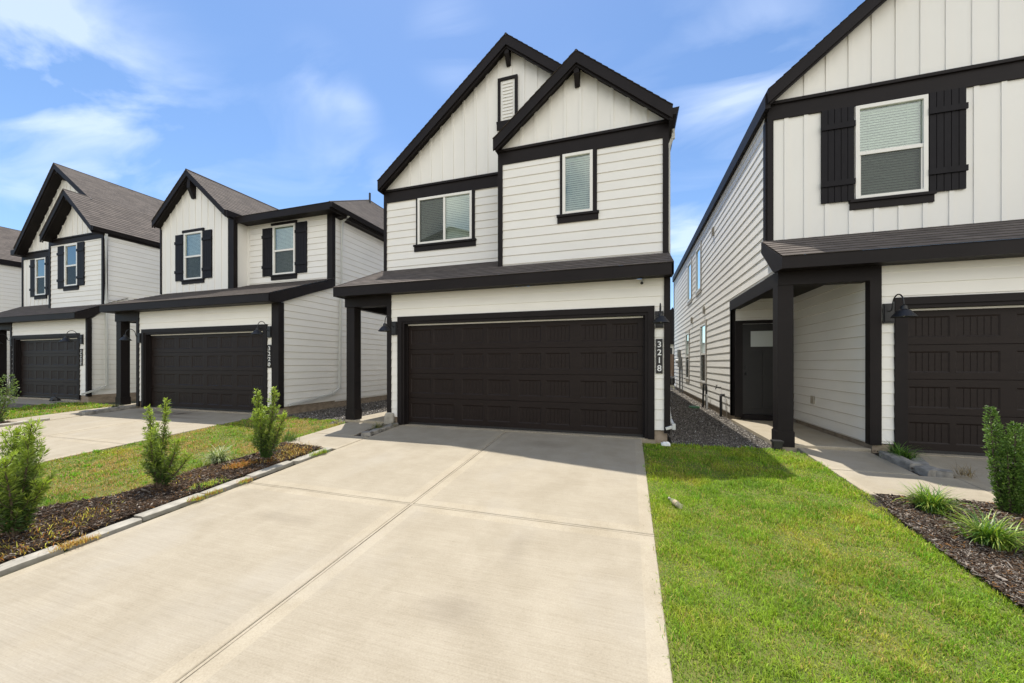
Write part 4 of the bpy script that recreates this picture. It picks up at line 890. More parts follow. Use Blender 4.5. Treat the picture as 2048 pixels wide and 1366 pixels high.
mb = MB(); mb.tube([FD4.p(2.53, 1.08, -.02), FD4.p(2.53, 1.08, .05)], .025, 12); mb.tube([FD4.p(2.53, 1.22, -.02), FD4.p(2.53, 1.22, .01)], .028, 12); build('door_handle', mb, MT['metal'], fd)
# side wall facing the gravel
SW = Side(xS, -1); WINS = [(12.68, 13.57, 0.70, 2.57), (16.03, 16.88, 0.69, 2.54), (13.54, 14.43, 3.78, 5.26), (15.45, 16.37, 3.76, 5.26)]
hs = [window(H4, SW, *w, kind='hung' if i < 2 else 'fixed', blinds=(i == 0)) for i, w in enumerate(WINS)]
for w in WINS:
    mb = MB(); fbox(mb, SW, w[0] - .07, w[0] - .002, w[2] - .11, w[3] + .1, 0, .024); fbox(mb, SW, w[1] + .002, w[1] + .07, w[2] - .11, w[3] + .1, 0, .024); fbox(mb, SW, w[0], w[1], w[3] + .002, w[3] + .1, 0, .022); fbox(mb, SW, w[0], w[1], w[2] - .11, w[2] - .002, 0, .03)
    build('window_trim', mb, MT['outlet'], H4)
mb = MB(); lap(mb, SW, 9.78, 21.2, .13, 5.62, hs, phase=.155); lap(mb, SW, 7.56, 9.78, 2.76, 5.62, phase=.155); lap_poly(mb, SW, [(6.93, 2.80), (7.56, 2.80), (7.56, 3.25), (7.40, 3.20)], phase=.155); build('siding_wall', mb, [MT['siding'], MT['lapshade']], H4)
corner_board(H4, FU, 2.28, 2.37, 3.40, 5.50, SW, 7.45, 7.56, n=.026)
mb = MB(); fbox(mb, SW, 9.70, 9.80, .11, 2.55, 0, .028); fbox(mb, Front(9.70), 2.252, 2.34, .11, 2.55, -.02, .0); fbox(mb, SW, 21.1, 21.2, .13, 5.6, 0, .028); build('corner_board', mb, MT['trim'], H4)
mb = MB(); mb.box(2.30, 2.6, 9.75, 21.1, -.3, .14); mb.box(3.46, 3.74, 6.89, 9.5, -.3, .115); mb.box(2.6, 8.9, 9.7, 21.1, -.3, -.01); build('foundation', mb, MT['found'], H4)
mb = MB(); mb.box(2.245, 3.412, 6.84, 7.06, 2.545, 2.77); mb.box(2.246, 2.40, 7.06, 9.80, 2.545, 2.765); build('porch_beam', mb, MT['trim'], H4)
post(H4, 2.245, 2.455, 6.855, 7.065, 0.0, 2.545, 0.24)
eY, eZ, k = 6.54, 2.925, 0.545; yw = 7.45; zr = lambda y: eZ + (y - eY) * k
mb = MB(); slope(mb, (2.20, eY - .015, eZ), (9.1, eY - .015, eZ), (0, 1, k), math.hypot(yw - eY, (yw - eY) * k) + .01); build('lower_roof', mb, MT['shingle'], H4)
mb = MB(); mb.box(2.20, 9.1, eY, eY + .03, eZ - .185, eZ + .003); mb.box(2.23, 9.05, eY + .03, 6.838, 2.75, 2.775); mb.box(2.40, 3.44, 7.06, 9.57, 2.755, 2.785); build('eave_fascia', mb, MT['trim'], H4)
mb = MB(); mb.prismX([(eY + .001, eZ - .185), (eY + .33, 2.752), (6.95, 2.80), (7.47, zr(7.47) - .2), (7.47, zr(7.47) - .005), (eY + .001, eZ - .013)], 2.199, 2.229); build('rake_board', mb, MT['trim'], H4)
hw = window(H4, FU, 3.512, 4.425, 3.972, 5.487, 'hung', True, sill=(3.430, 4.512, 3.812, 3.972))
shutter(H4, FU, 3.050, 3.495, 3.964, 5.497, nb=5, bz=(0.20, 0.81)); shutter(H4, FU, 4.435, 4.872, 3.962, 5.497, nb=5, bz=(0.20, 0.81))
ap4 = (5.62, EYE + 0); tipL = (2.228, 5.905); ap4 = (5.62, tipL[1] + .836 * (5.62 - tipL[0])); tipR = (9.02, tipL[1]); Yf4 = 7.22
tp4 = lambda u: ap4[1] - .165 - .836 * abs(u - ap4[0])
mb = MB(); panel(mb, FU, 2.37, 8.87, 3.40, 5.50, [hw]); battens(mb, FU, [2.562, 2.845, 3.135, 3.46, 3.79, 4.10, 4.40, 4.715, 5.0, 5.31, 5.6, 5.9, 6.2, 6.5, 6.8, 7.1, 7.4, 7.7, 8.0, 8.3, 8.6], 3.42, 5.50, holes=[(3.05, 4.875, 3.96, 5.52), (3.43, 4.512, 3.81, 4.0)], w=.062)
build('batten_wall', mb, MT['batten'], H4)
mb = MB(); gable_panel(mb, FU, 2.30, 8.95, 5.74, tp4); battens(mb, FU, np.arange(2.845, 8.9, 0.305), 5.74, tp4, w=.062); build('gable_wall', mb, MT['batten'], H4)
frieze(H4, FU, 2.28, 8.97, 5.498, 5.795)
mb = MB(); mb.face([(8.95, 6.9, -.2), (8.95, 21.2, -.2), (8.95, 21.2, 5.8), (8.95, 6.9, 2.8)]); mb.face([(2.3, 21.2, -.2), (8.95, 21.2, -.2), (8.95, 21.2, 5.8), (5.62, 21.2, 8.5), (2.3, 21.2, 5.8)]); build('back_wall', mb, MT['batten'], H4)
mb = MB(); Ls = math.hypot(ap4[0] - tipL[0], ap4[1] - tipL[1])
slope(mb, (tipL[0], Yf4 - .02, tipL[1]), (tipL[0], 21.4, tipL[1]), (1, 0, .836), Ls); slope(mb, (tipR[0], Yf4 - .02, tipR[1]), (tipR[0], 21.4, tipR[1]), (-1, 0, .836), Ls); build('roof', mb, MT['shingle'], H4)
mb = MB(); soffit_slope(mb, ap4, tipL, .16, Yf4 + .07, yw + .02); soffit_slope(mb, ap4, tipR, .16, Yf4 + .07, yw + .02); build('soffit', mb, MT['trim'], H4)
rake_pair(H4, Yf4, ap4, tipL, tipR, w=.225)
mb = MB(); mb.box(2.20, 2.279, Yf4 + .05, 21.3, 5.62, 5.87); build('eave_board', mb, MT['trim'], H4)
for u, z in ((11.65, 5.03), (12.96, 3.0), (15.34, 2.95)): box_vent(H4, SW, u, z)
mb = MB(); fbox(mb, SI, 8.60, 8.72, .53, .68, .006, .035); build('outlet_cover', mb, MT['outlet'], H4)
wall_lamp(F4, 3.630, 2.045, 'black barn lamp beside the garage door of the right-hand house')

# ---- fourth house at the far left edge: only its right flank shows
H5 = thing('house', 'leftmost white house, cut off so that only its side wall and roof show', 'house', (-30.5, 9.0, 0.0), 'two-storey white houses with dark trim')
S5 = Side(-27.42, 1)
mb = MB(); lap(mb, S5, 8.6, 22, .2, 5.95); lap(mb, Front(8.6), -33.5, -27.42, 3.4, 5.95); lap(mb, Front(8.3), -32.2, -27.42, .2, 2.9); build('siding_wall', mb, [MT['siding'], MT['lapshade']], H5)
mb = MB(); mb.box(-33.5, -27.45, 8.7, 22, -.3, .18); build('foundation', mb, MT['found'], H5)
mb = MB(); slope(mb, (-27.3, 8.3, 6.08), (-27.3, 22.3, 6.08), (-3.2, 0, 2.2), 3.9); slope(mb, (-33.7, 8.3, 6.08), (-33.7, 22.3, 6.08), (3.2, 0, 2.2), 3.9); slope(mb, (-33.8, 7.9, 3.0), (-27.2, 7.9, 3.0), (0, 1, .45), .85); build('roof', mb, MT['shingle'], H5)
mb = MB(); mb.box(-27.418, -27.3, 8.35, 22, 5.84, 6.07); mb.box(-33.8, -27.2, 7.9, 7.93, 2.8, 2.985); mb.prismY([(-30.5, 8.28), (-27.3, 6.08), (-27.3, 5.86), (-30.5, 8.0)], 8.32, 8.36); mb.prismY([(-30.5, 8.28), (-33.7, 6.08), (-33.7, 5.86), (-30.5, 8.0)], 8.32, 8.36); build('eave_fascia', mb, MT['trim'], H5)
mb = MB(); gable_panel(mb, Front(8.6), -33.5, -27.42, 5.95, lambda u: 8.1 - .6875 * abs(u + 30.5)); build('gable_wall', mb, MT['batten'], H5)

# ---- house across the street: the photograph shows its gable mirrored in the slider window of house 3218
H6 = thing('house', 'tall house across the street, its gable mirrored in the slider window of house 3218', 'house', (-13.8, -11.5, -1.2))
class Back:
    @staticmethod
    def p(u, z, n): return (u, -11.5 + n, z)
mb = MB(); lap(mb, Back, -18.2, -9.4, -.9, 10.7, [(-15.2, -12.4, 6.6, 8.2), (-16.6, -11.6, -.9, 1.4)]); courses(mb, [(-18.2, 10.7), (-9.4, 10.7), (-13.8, 12.15)], EXPO, .014, lambda u, v, n: Back.p(u, v, n), edge=EDGE); build('siding_wall', mb, [MT['siding'], MT['lapshade']], H6)
mb = MB(); mb.box(-18.15, -9.45, -24, -11.6, -1.2, 10.6); build('body', mb, MT['siding'], H6)
mb = MB(); fbox(mb, Back, -15.2, -12.4, 6.6, 8.2, -.05, -.02); build('window', mb, MT['plastic'], H6)
mb = MB(); fbox(mb, Back, -16.6, -11.6, -.9, 1.4, -.05, -.02); build('garage_door', mb, MT['door'], H6)
mb = MB(); slope(mb, (-18.6, -11.2, 10.82), (-18.6, -24.3, 10.82), (4.8, 0, 1.6), 5.06); slope(mb, (-9.0, -11.2, 10.82), (-9.0, -24.3, 10.82), (-4.8, 0, 1.6), 5.06); build('roof', mb, MT['shingle'], H6)
mb = MB(); mb.prismY([(-18.6, 10.6), (-13.8, 12.2), (-13.8, 12.4), (-18.6, 10.81)], -11.25, -11.21); mb.prismY([(-9.0, 10.6), (-13.8, 12.2), (-13.8, 12.4), (-9.0, 10.81)], -11.25, -11.21); build('rake_board', mb, MT['trim'], H6)

# ---- far end of the side yard: fence and a dark-roofed house
fe = thing('wooden_fence', 'brown wooden fence closing the far end of the gravel side yard', 'fence', (1.5, 24.2, 0)); mb = MB(); x = 0.2
while x < 3.2: mb.box(x, x + .135, 24.2, 24.22, 0.0, 1.88 + .015 * math.sin(x * 9)); x += .14
build('board_panel', mb, MT['wood'], fe); mb = MB(); mb.box(.2, 3.2, 24.221, 24.26, .4, .49); mb.box(.2, 3.2, 24.221, 24.26, 1.5, 1.59); build('rail', mb, MT['wood'], fe)
hf = thing('house', 'distant house with a steep dark gable glimpsed in the gap beside the right-hand house', 'house', (-1, 33, 0))
mb = MB(); lap(mb, Front(33), -6, 4.0, 0, 3.0); build('siding_wall', mb, [MT['siding'], MT['lapshade']], hf)
mb = MB(); mb.prismY([(-1.2, 2.9), (4.6, 2.9), (3.4, 5.9), (1.5, 3.4)], 32.6, 40); build('roof', mb, MT['trim'], hf)
mb = MB(); fbox(mb, Front(33), 2.0, 3.4, .8, 2.6, .02, .06); build('window', mb, MT['plastic'], hf)

# ================================================================ VEGETATION AND GROUND COVER
def in_poly(px, py, poly):
    r = np.zeros(len(px), dtype=bool); n = len(poly); j = n - 1
    for i in range(n):
        xi, yi = poly[i]; xj, yj = poly[j]
        c = ((yi > py) != (yj > py)) & (px < (xj - xi) * (py - yi) / (yj - yi + 1e-12) + xi); r ^= c; j = i
    return r
def fnoise(x, y, f, seed=0):
    """cheap smooth noise in 0..1"""
    r = np.zeros_like(x); a = 1.0; tot = 0; g = np.random.default_rng(seed)
    for o in range(5):
        for _ in range(3):
            th = g.uniform(0, 2*np.pi); ph = g.uniform(0, 2*np.pi); k = f * (1.9 ** o) * g.uniform(.7, 1.3)
            r += a * np.sin(k * (x * np.cos(th) + y * np.sin(th)) + ph + 1.3 * np.sin(k * .6 * (y * np.cos(th) - x * np.sin(th)) + ph * 2)); tot += a
        a *= .62
    return .5 + .5 * r / (tot * .55)
def sample(poly, n):
    P = np.array(poly); lo, hi = P.min(0), P.max(0); out = np.zeros((0, 2))
    while len(out) < n:
        q = rng.uniform(lo, hi, (max(n, 1000), 2)); out = np.vstack([out, q[in_poly(q[:, 0], q[:, 1], poly)]])
    return out[:n]
def area(poly):
    return abs(sum(poly[i][0] * poly[i-1][1] - poly[i-1][0] * poly[i][1] for i in range(len(poly)))) / 2
def blades(base, h, w, az, lean, col, curl=0.6):
    """each blade: bent tapered strip, 5 vertices / one quad + one tri (as two quads)"""
    n = len(base); dx, dy = np.cos(az), np.sin(az); sx, sy = -dy, dx
    V = np.zeros((n, 6, 3), dtype=np.float32)
    for k, (t, ww) in enumerate(((0, 1.0), (.55, .8), (1.0, .12))):
        off = lean * h * (t ** (1 + curl)); z = h * t * np.sqrt(np.maximum(0.15, 1 - (lean * t) ** 2 * .8))
        c = np.stack([base[:, 0] + dx * off, base[:, 1] + dy * off, base[:, 2] + z], 1); s = np.stack([sx, sy, np.zeros(n)], 1) * (w * ww / 2)[:, None]
        V[:, 2*k] = c - s; V[:, 2*k+1] = c + s
    b = np.arange(n)[:, None] * 6
    F = np.concatenate([b + [0, 1, 3, 2], b + [2, 3, 5, 4]], 0)
    return V.reshape(-1, 3), F, np.repeat(col, 6, axis=0)
GREEN = np.array([0.31, 0.49, 0.035]); DEEP = np.array([0.13, 0.30, 0.025]); YEL = np.array([0.62, 0.58, 0.08]); STRAW = np.array([0.62, 0.46, 0.15])
def grass_colors(x, y, n, dry=0.25, seed=3):
    a = np.clip((fnoise(x, y, 2.6, seed) - .5) * 1.7 + .5, 0, 1); b_ = np.clip((fnoise(x, y, 9.0, seed + 1) - .5) * 1.6 + .5, 0, 1)
    t = np.clip(a * .6 + b_ * .4 + rng.normal(0, .16, n), 0, 1)[:, None]
    c = DEEP * (1 - t) + GREEN * t
    yk = np.clip((fnoise(x, y, 4.5, seed + 2) - .48) * 1.9, 0, 1) * .60 + rng.uniform(0, 1, n) * .20; c = c * (1 - yk[:, None]) + YEL * yk[:, None]
    s = (rng.uniform(0, 1, n) < dry * np.clip(fnoise(x, y, 3.4, seed + 5) * 1.6 - .3, .1, 1))[:, None]
    return np.where(s, STRAW * rng.uniform(.6, 1.15, (n, 1)), c * rng.uniform(.50, 1.38, (n, 1)))
def lawn(label, poly, dens, h0, wmul, dry, off, seed, ragged=0.04, tint=(1, 1, 1)):
    P = sample(poly, int(area(poly) * dens * 1.0)); d = np.hypot(P[:, 0], P[:, 1])
    P = P + rng.normal(0, ragged * .5, P.shape); n = len(P)
    keep = rng.uniform(0, 1, n) < np.clip((3.6 / np.maximum(d, .1)) ** 1.1, .16, 1); P = P[keep]; d = d[keep]; n = len(P)
    tuft = np.clip((fnoise(P[:, 0], P[:, 1], 8, seed + 9) - .5) * 2.0 + .5, 0, 1)
    h = h0 * (.40 + 1.0 * tuft) * rng.uniform(.55, 1.35, n); w = wmul * .0042 * np.clip(d / 3.2, 1, 5) ** .75 * rng.uniform(.7, 1.35, n)
    base = np.stack([P[:, 0], P[:, 1], gz2(P[:, 1]) + off], 1)
    V, F, C = blades(base, h, w, rng.uniform(0, 2*np.pi, n), rng.uniform(.25, 1.05, n), grass_colors(P[:, 0], P[:, 1], n, dry, seed) * np.array(tint))
    # taller coarse tufts here and there
    m = int(area(poly) * 7); T = sample(poly, int(m * 1.6)); Vs, Fs, Cs = [V], [F], [C]; k = 0; off_i = len(V)
    for x, y in T:
        dd = math.hypot(x, y); nb = rng.integers(10, 30); r_ = rng.uniform(.01, .05)
        bb = np.stack([x + rng.normal(0, r_, nb), y + rng.normal(0, r_, nb), np.full(nb, gz(y) + off)], 1)
        cc = (DEEP * .85 + GREEN * .3) * rng.uniform(.7, 1.3, (nb, 1)); st = rng.uniform(0, 1, nb) < .12; cc[st] = STRAW
        v, f, c = blades(bb, rng.uniform(1.1, 2.2) * h0 * rng.uniform(.6, 1.2, nb), .0045 * wmul * max(1, dd / 3.2) ** .6 * np.ones(nb), rng.uniform(0, 2*np.pi, nb), rng.uniform(.2, .8, nb), cc)
        Vs.append(v); Fs.append(f + off_i); Cs.append(c); off_i += len(v)
    V = np.vstack(Vs); F = np.vstack(Fs); C = np.vstack(Cs)
    return tag(build_np('lawn_grass', V, F, MT['grass'], None, C), label, 'grass', None, 'stuff')
lawn('short green and yellowish lawn between the wide driveway and the right-hand walkway', [(0.22, 1.0), (2.25, 1.0), (2.36, 2.5), (2.38, 3.9), (2.47, 4.9), (2.49, 5.2), (2.49, 6.5), (2.2, 6.72), (1.4, 6.66), (0.7, 6.62), (0.25, 6.6), (0.23, 4.5)], 14500, .032, .9, .22, -.012, 3, .04, (.93, .90, .85))
lawn('sparse yellow-green lawn strip left of the dark mulch bed', [(-8.78, 0.8), (-5.95, 0.8), (-6.15, 2.3), (-5.75, 2.8), (-5.85, 3.7), (-5.70, 4.4), (-5.98, 5.2), (-5.98, 6.6), (-6.1, 7.05), (-8.4, 7.1), (-8.78, 6.9)], 7500, .030, 1.1, .85, -.02, 21, .04, (.88, .76, .95))
lawn('small patch of lawn between the two left driveways', [(-17.98, 1), (-15.05, 1), (-15.05, 6.2), (-15.1, 7.3), (-17.7, 7.6), (-17.98, 7.4)], 3600, .05, 1.2, .5, -.02, 33, .04, (.85, .76, .9))
# straggling grass along joints and edges
def fringe(label, pts, n, h, sp, col, name='edge_weeds', cat='weeds', wd=.004):
    P = []
    for x, y, k in pts: P += [(x + rng.normal(0, sp), y + rng.normal(0, sp * 1.6), gz(y) + (.02 if x > -4.93 and x < -4.6 else .03) * (h > .04)) for _ in range(int(n * k * 1.6))]
    P = np.array(P); m = len(P); c = np.array(col)[rng.integers(0, len(col), m)] * rng.uniform(.6, 1.3, (m, 1))
    V, F, C = blades(P, h * rng.uniform(.4, 1.3, m), wd * np.ones(m), rng.uniform(0, 2*np.pi, m), rng.uniform(.4, 1.2, m), c)
    return tag(build_np(name, V, F, MT['grass'], None, C, loc=tuple(P[0])), label, cat)
RUST = (0.42, 0.17, 0.03); OCH = (0.40, 0.27, 0.06)
fringe('dry ochre grass growing in the crack beside the nearest edging block', [(-4.72, 1.95, 1), (-4.70, 2.02, 1)], 120, .05, .035, [OCH, RUST, tuple(STRAW)])
fringe('ochre and green weeds in the crack at the middle of the edging row', [(-4.68, 2.95, 1), (-4.69, 3.12, 1), (-4.68, 3.5, 1.3)], 90, .05, .03, [OCH, RUST, tuple(GREEN)])
fringe('small green weed at the far end of the edging row', [(-4.66, 4.75, 1.2), (-4.70, 4.62, .6)], 110, .07, .025, [tuple(GREEN), tuple(DEEP), OCH])
fringe('low bright green weed in the mulch near the edging', [(-5.02, 3.3, 1)], 130, .055, .06, [tuple(GREEN * 1.1), tuple(YEL), tuple(DEEP)])
fringe('rust-orange weed patch between the two far shrubs', [(-5.35, 3.95, 1.4)], 220, .05, .07, [RUST, OCH, RUST], wd=.006)
fringe('orange dried weeds scattered at the far end of the mulch bed', [(-5.2, 4.75, 1.2), (-5.0, 4.6, .8), (-5.5, 4.85, 1), (-5.1, 4.3, .5)], 190, .05, .09, [RUST, OCH, tuple(STRAW), (0.12, .09, .03)], wd=.006)
fringe('orange dried weeds spread at the near end of the mulch bed', [(-5.3, 2.25, 1.2), (-5.15, 2.0, 1), (-5.0, 1.75, 1), (-5.4, 2.45, .7), (-5.55, 3.3, .5), (-5.6, 2.0, .8)], 75, .045, .10, [RUST, OCH, tuple(YEL), (0.12, .09, .03)], wd=.006)
fringe('dry tan weed sprawling from the edging stones onto the right-hand driveway', [(3.84, 5.86, 1)], 60, .16, .03, [(.33, .25, .15), (.25, .18, .1)], wd=.003)

def scatter_stones(name, label, cat, pts, size, cols, mat, flat=.7, zoff=0.0, seed=0):
    """angular eight-faced stones"""
    n = len(pts); g = np.random.default_rng(seed)
    base = np.array([(1,0,0), (-1,0,0), (0,1,0), (0,-1,0), (0,0,1), (0,0,-1)], dtype=np.float32)
    V = base[None] * g.uniform(.6, 1.3, (n, 6, 1)) * np.array([1, 1, flat])
    V[..., :] += g.normal(0, .18, V.shape)
    a = g.uniform(0, 2*np.pi, n); c, s = np.cos(a)[:, None], np.sin(a)[:, None]; x, y = V[..., 0].copy(), V[..., 1].copy(); V[..., 0] = x*c - y*s; V[..., 1] = x*s + y*c
    V = V * size[:, None, None]; V += np.concatenate([pts, (gz2(pts[:, 1]) + zoff)[:, None]], 1)[:, None, :]
    f = np.array([(0,2,4), (2,1,4), (1,3,4), (3,0,4), (2,0,5), (1,2,5), (3,1,5), (0,3,5)])
    F = (np.arange(n)[:, None, None] * 6 + f[None]).reshape(-1, 3)
    C = np.repeat(cols, 6, axis=0)
    return tag(build_np(name, V.reshape(-1, 3), F, mat, None, C), label, cat, None, 'stuff')
def gravel(label, poly, dens, seed, zoff=-.018):
    P = sample(poly, int(area(poly) * dens)); d = np.hypot(P[:, 0], P[:, 1]); keep = rng.uniform(0, 1, len(P)) < np.clip((8 / d) ** 1.5, .1, 1); P = P[keep]; d = d[keep]; n = len(P)
    t = rng.uniform(0, 1, n) ** 1.6; col = np.array([.045, .038, .032]) * (1 - t[:, None]) + np.array([.27, .245, .21]) * t[:, None]
    wht = rng.uniform(0, 1, n) < .015; col[wht] = (.6, .58, .55)
    return scatter_stones('gravel', label, 'gravel', P, rng.uniform(.007, .017, n) * np.clip(d / 8, 1, 2.2), col, MT['pebble'], .7, zoff, seed)
gravel('grey crushed stone in the side yard between house 3218 and the right-hand house', [(.70, 6.66), (1.4, 6.70), (2.22, 6.80), (2.26, 9.6), (2.28, 20), (.70, 20)], 2600, 5)
gravel('dark crushed stone between house 3220 and house 3218', [(-8.44, 7.02), (-6.12, 7.0), (-6.12, 14), (-8.44, 14)], 1500, 6)
gravel('pale pebbles and soil at the foot of the porch post of house 3218', [(-6.35, 6.62), (-5.99, 6.62), (-5.99, 6.84), (-6.12, 7.0), (-6.5, 7.0)], 2200, 8, -.005)

def mulch(label, poly, dens, seed, grey=.3, zoff=.004):
    P = sample(poly, int(area(poly) * dens)); d = np.hypot(P[:, 0], P[:, 1]); keep = rng.uniform(0, 1, len(P)) < np.clip((4.2 / d) ** 1.3, .12, 1); P = P[keep]; d = d[keep]; n = len(P)
    L = rng.gamma(2.6, .0062, n) * np.clip(d / 4, 1, 2.5) + .006; Wd = L * rng.uniform(.12, .32, n); T = rng.uniform(.0015, .004, n)
    az = rng.uniform(0, 2*np.pi, n); pt = rng.normal(0, .32, n); rl = rng.normal(0, .5, n)
    ex = np.stack([np.cos(az) * np.cos(pt), np.sin(az) * np.cos(pt), np.sin(pt)], 1); ey = np.stack([-np.sin(az), np.cos(az), np.sin(rl)], 1); ey /= np.linalg.norm(ey, axis=1)[:, None]; ez = np.cross(ex, ey)
    c0 = np.stack([P[:, 0], P[:, 1], gz2(P[:, 1]) + zoff + rng.uniform(0, .022, n) + .018 * fnoise(P[:, 0], P[:, 1], 6, seed)], 1)
    V = np.zeros((n, 8, 3), dtype=np.float32); k = 0
    for sz in (-1, 1):
        for sx_, sy_ in ((-1, -1), (1, -1), (1, 1), (-1, 1)):
            tw = rng.uniform(.5, 1.1, n); V[:, k] = c0 + ex * (sx_ * L / 2 * rng.uniform(.8, 1.1, n))[:, None] + ey * (sy_ * Wd / 2 * tw)[:, None] + ez * (sz * T / 2)[:, None]; k += 1
    f = np.array([(0,3,2,1), (4,5,6,7), (0,1,5,4), (1,2,6,5), (2,3,7,6), (3,0,4,7)]); F = (np.arange(n)[:, None, None] * 8 + f[None]).reshape(-1, 4)
    t = rng.uniform(0, 1, (n, 1)); col = np.array([.022, .014, .010]) * (1 - t) + np.array([.085, .055, .036]) * t
    pt_ = np.clip((fnoise(P[:, 0], P[:, 1], 3.5, seed + 40) - .45) * 2.2, 0, 1)[:, None]; col = col * (1 - pt_ * .55) + np.array([.16, .095, .05]) * pt_ * .55
    gm = rng.uniform(0, 1, n) < grey; col[gm] = np.array([.26, .22, .18]) * rng.uniform(.35, 1.15, (gm.sum(), 1))
    om = rng.uniform(0, 1, n) < .05; col[om] = np.array([.30, .15, .05]) * rng.uniform(.5, 1.1, (om.sum(), 1))
    return tag(build_np('bark_mulch', V.reshape(-1, 3), F, MT['chips'], None, np.repeat(col, 8, axis=0)), label, 'mulch', None, 'stuff')
mulch('dark bark mulch in the planting bed left of the wide driveway', [(-4.94, 1.0), (-4.94, 5.0), (-5.9, 5.08), (-5.72, 4.35), (-5.88, 3.7), (-5.76, 3.2), (-5.80, 2.8), (-6.2, 2.3), (-6.1, 1.0)], 19000, 2, .16)
mulch('greyish bark mulch in the planting bed right of the lawn', [(2.55, 5.02), (2.42, 4.5), (2.38, 3.9), (2.36, 3.2), (2.30, 2.4), (2.30, 1.6), (3.8, 1.6), (3.8, 5.02)], 19000, 3, .42)
mulch('dark mulch in the small bed beside the leftmost edging', [(-14.0, 2.5), (-14.0, 4.95), (-14.98, 4.95), (-14.98, 2.5)], 3000, 4, .1)
mulch('soil and chips in the tiny bed beside the garage of house 3218', [(-5.0, 5.9), (-4.72, 5.9), (-4.72, 6.82), (-5.0, 6.82)], 3000, 14, .1)
mulch('soil and chips in the tiny bed beside the garage of the right-hand house', [(3.43, 5.95), (3.72, 5.95), (3.72, 6.82), (3.43, 6.82)], 3000, 15, .1)

# ---- edging blocks, every block a thing of its own
def block(name, label, cat, group, x0, x1, y0, y1, h, mat, yaw=0.0, jit=.008, seed=0):
    g_ = random.Random(seed); xc, yc = (x0 + x1) / 2, (y0 + y1) / 2; mb = MB(); nseg = max(2, int((y1 - y0) / .12)); ca, sa = math.cos(yaw), math.sin(yaw)
    prof = [(-.5, 0), (-.5, .82), (-.40, 1.0), (.40, 1.0), (.5, .82), (.5, 0)]; rings = []
    for i in range(nseg + 1):
        t = i / nseg; y = (t - .5) * (y1 - y0); e = 1 - .07 * (t in (0, 1)); ring = []
        for u, v in prof:
            x = u * (x1 - x0) * e + g_.uniform(-jit, jit); yy = y + g_.uniform(-jit, jit) * .6; z = v * h * e + (g_.uniform(-jit, jit) * .6 if v else -.03)
            X, Y = xc + x*ca - yy*sa, yc + x*sa + yy*ca; ring.append((X, Y, gz(Y) + z))
        rings.append(ring)
    for i in range(nseg):
        for k in range(6):
            j = (k + 1) % 6; mb.face([rings[i][k], rings[i][j], rings[i+1][j], rings[i+1][k]])
    mb.face(rings[0][::-1]); mb.face(rings[-1])
    return tag(build(name, mb, mat, None, False, (xc, yc, gz(yc))), label, cat, group)
EG = 'concrete edging blocks along the left mulch bed'
for i, (y0, y1, dx, yaw, hh, lb) in enumerate([
        (0.60, 1.93, .0, -.01, .052, 'nearest pale edging block, cut by the left edge of the picture'),
        (1.96, 2.47, .03, .02, .050, 'short pale edging block second from the lower left corner'),
        (2.50, 3.08, -.01, -.015, .062, 'edging block just beyond the dark gap in the row'),
        (3.10, 3.66, .0, .01, .055, 'edging block in the middle of the row beside the green weed'),
        (3.68, 4.30, -.02, -.01, .058, 'edging block second from the far end of the row'),
        (4.32, 5.02, .03, .03, .060, 'farthest edging block, touching the walkway of house 3218')]):
    block('edging_block', lb, 'edging block', EG, -4.90 + dx, -4.75 + dx, y0, y1, hh * .34, MT['kerb'], yaw, .006, i)
SG_ = 'rough stones edging the small porch beds'
for i, q in enumerate([(3.40, 3.55, 6.05, 6.62, .09, .05, 'longest rough stone beside the green clump at the right-hand garage'), (3.46, 3.64, 5.86, 6.03, .08, .2, 'square rough stone in front of the longest one'), (3.58, 3.74, 5.84, 6.00, .075, -.3, 'rough stone at the near tip, touching the right-hand driveway'), (3.60, 3.74, 6.10, 6.50, .06, -.35, 'dark rough stone behind the near tip, along the right-hand driveway')]):
    block('edging_stone', q[6], 'edging stone', SG_, q[0], q[1], q[2], q[3], q[4], MT['stone'], q[5], .014, 20 + i)
for i, q in enumerate([(-4.80, -4.68, 6.28, 6.80, .055, .0, 'rough stone nearest the garage door of house 3218'), (-4.82, -4.69, 6.05, 6.26, .06, .05, 'middle rough stone of the row left of the garage door of house 3218'), (-4.88, -4.70, 5.88, 6.03, .065, .3, 'rough stone at the near tip of the row by the walkway of house 3218')]):
    block('edging_stone', q[6], 'edging stone', SG_, q[0], q[1], q[2], q[3], q[4], MT['stone'], q[5], .012, 30 + i)
block('edging_stone', 'flat stone leaning upright against the corner trim of house 3218', 'edging stone', SG_, -5.0, -4.80, 6.76, 6.84, .26, MT['kerb'], .15, .012, 41)
for i, q in enumerate([(-13.92, -13.76, 4.2, 5.35, .06, 'pale edging block along the leftmost small mulch bed'), (-13.92, -13.76, 3.0, 4.18, .06, 'pale edging block cut by the left edge of the picture'), (-14.10, -13.80, 6.0, 6.2, .09, 'grey stone at the tip of the bed left of the garage door of house 3220'), (-14.05, -13.85, 6.22, 7.1, .08, 'dark stone row left of the brown garage door of house 3220')]):
    block('edging_stone', q[5], 'edging stone', SG_, q[0], q[1], q[2], q[3], q[4], MT['stone'] if i > 1 else MT['kerb'], 0, .01, 50 + i)

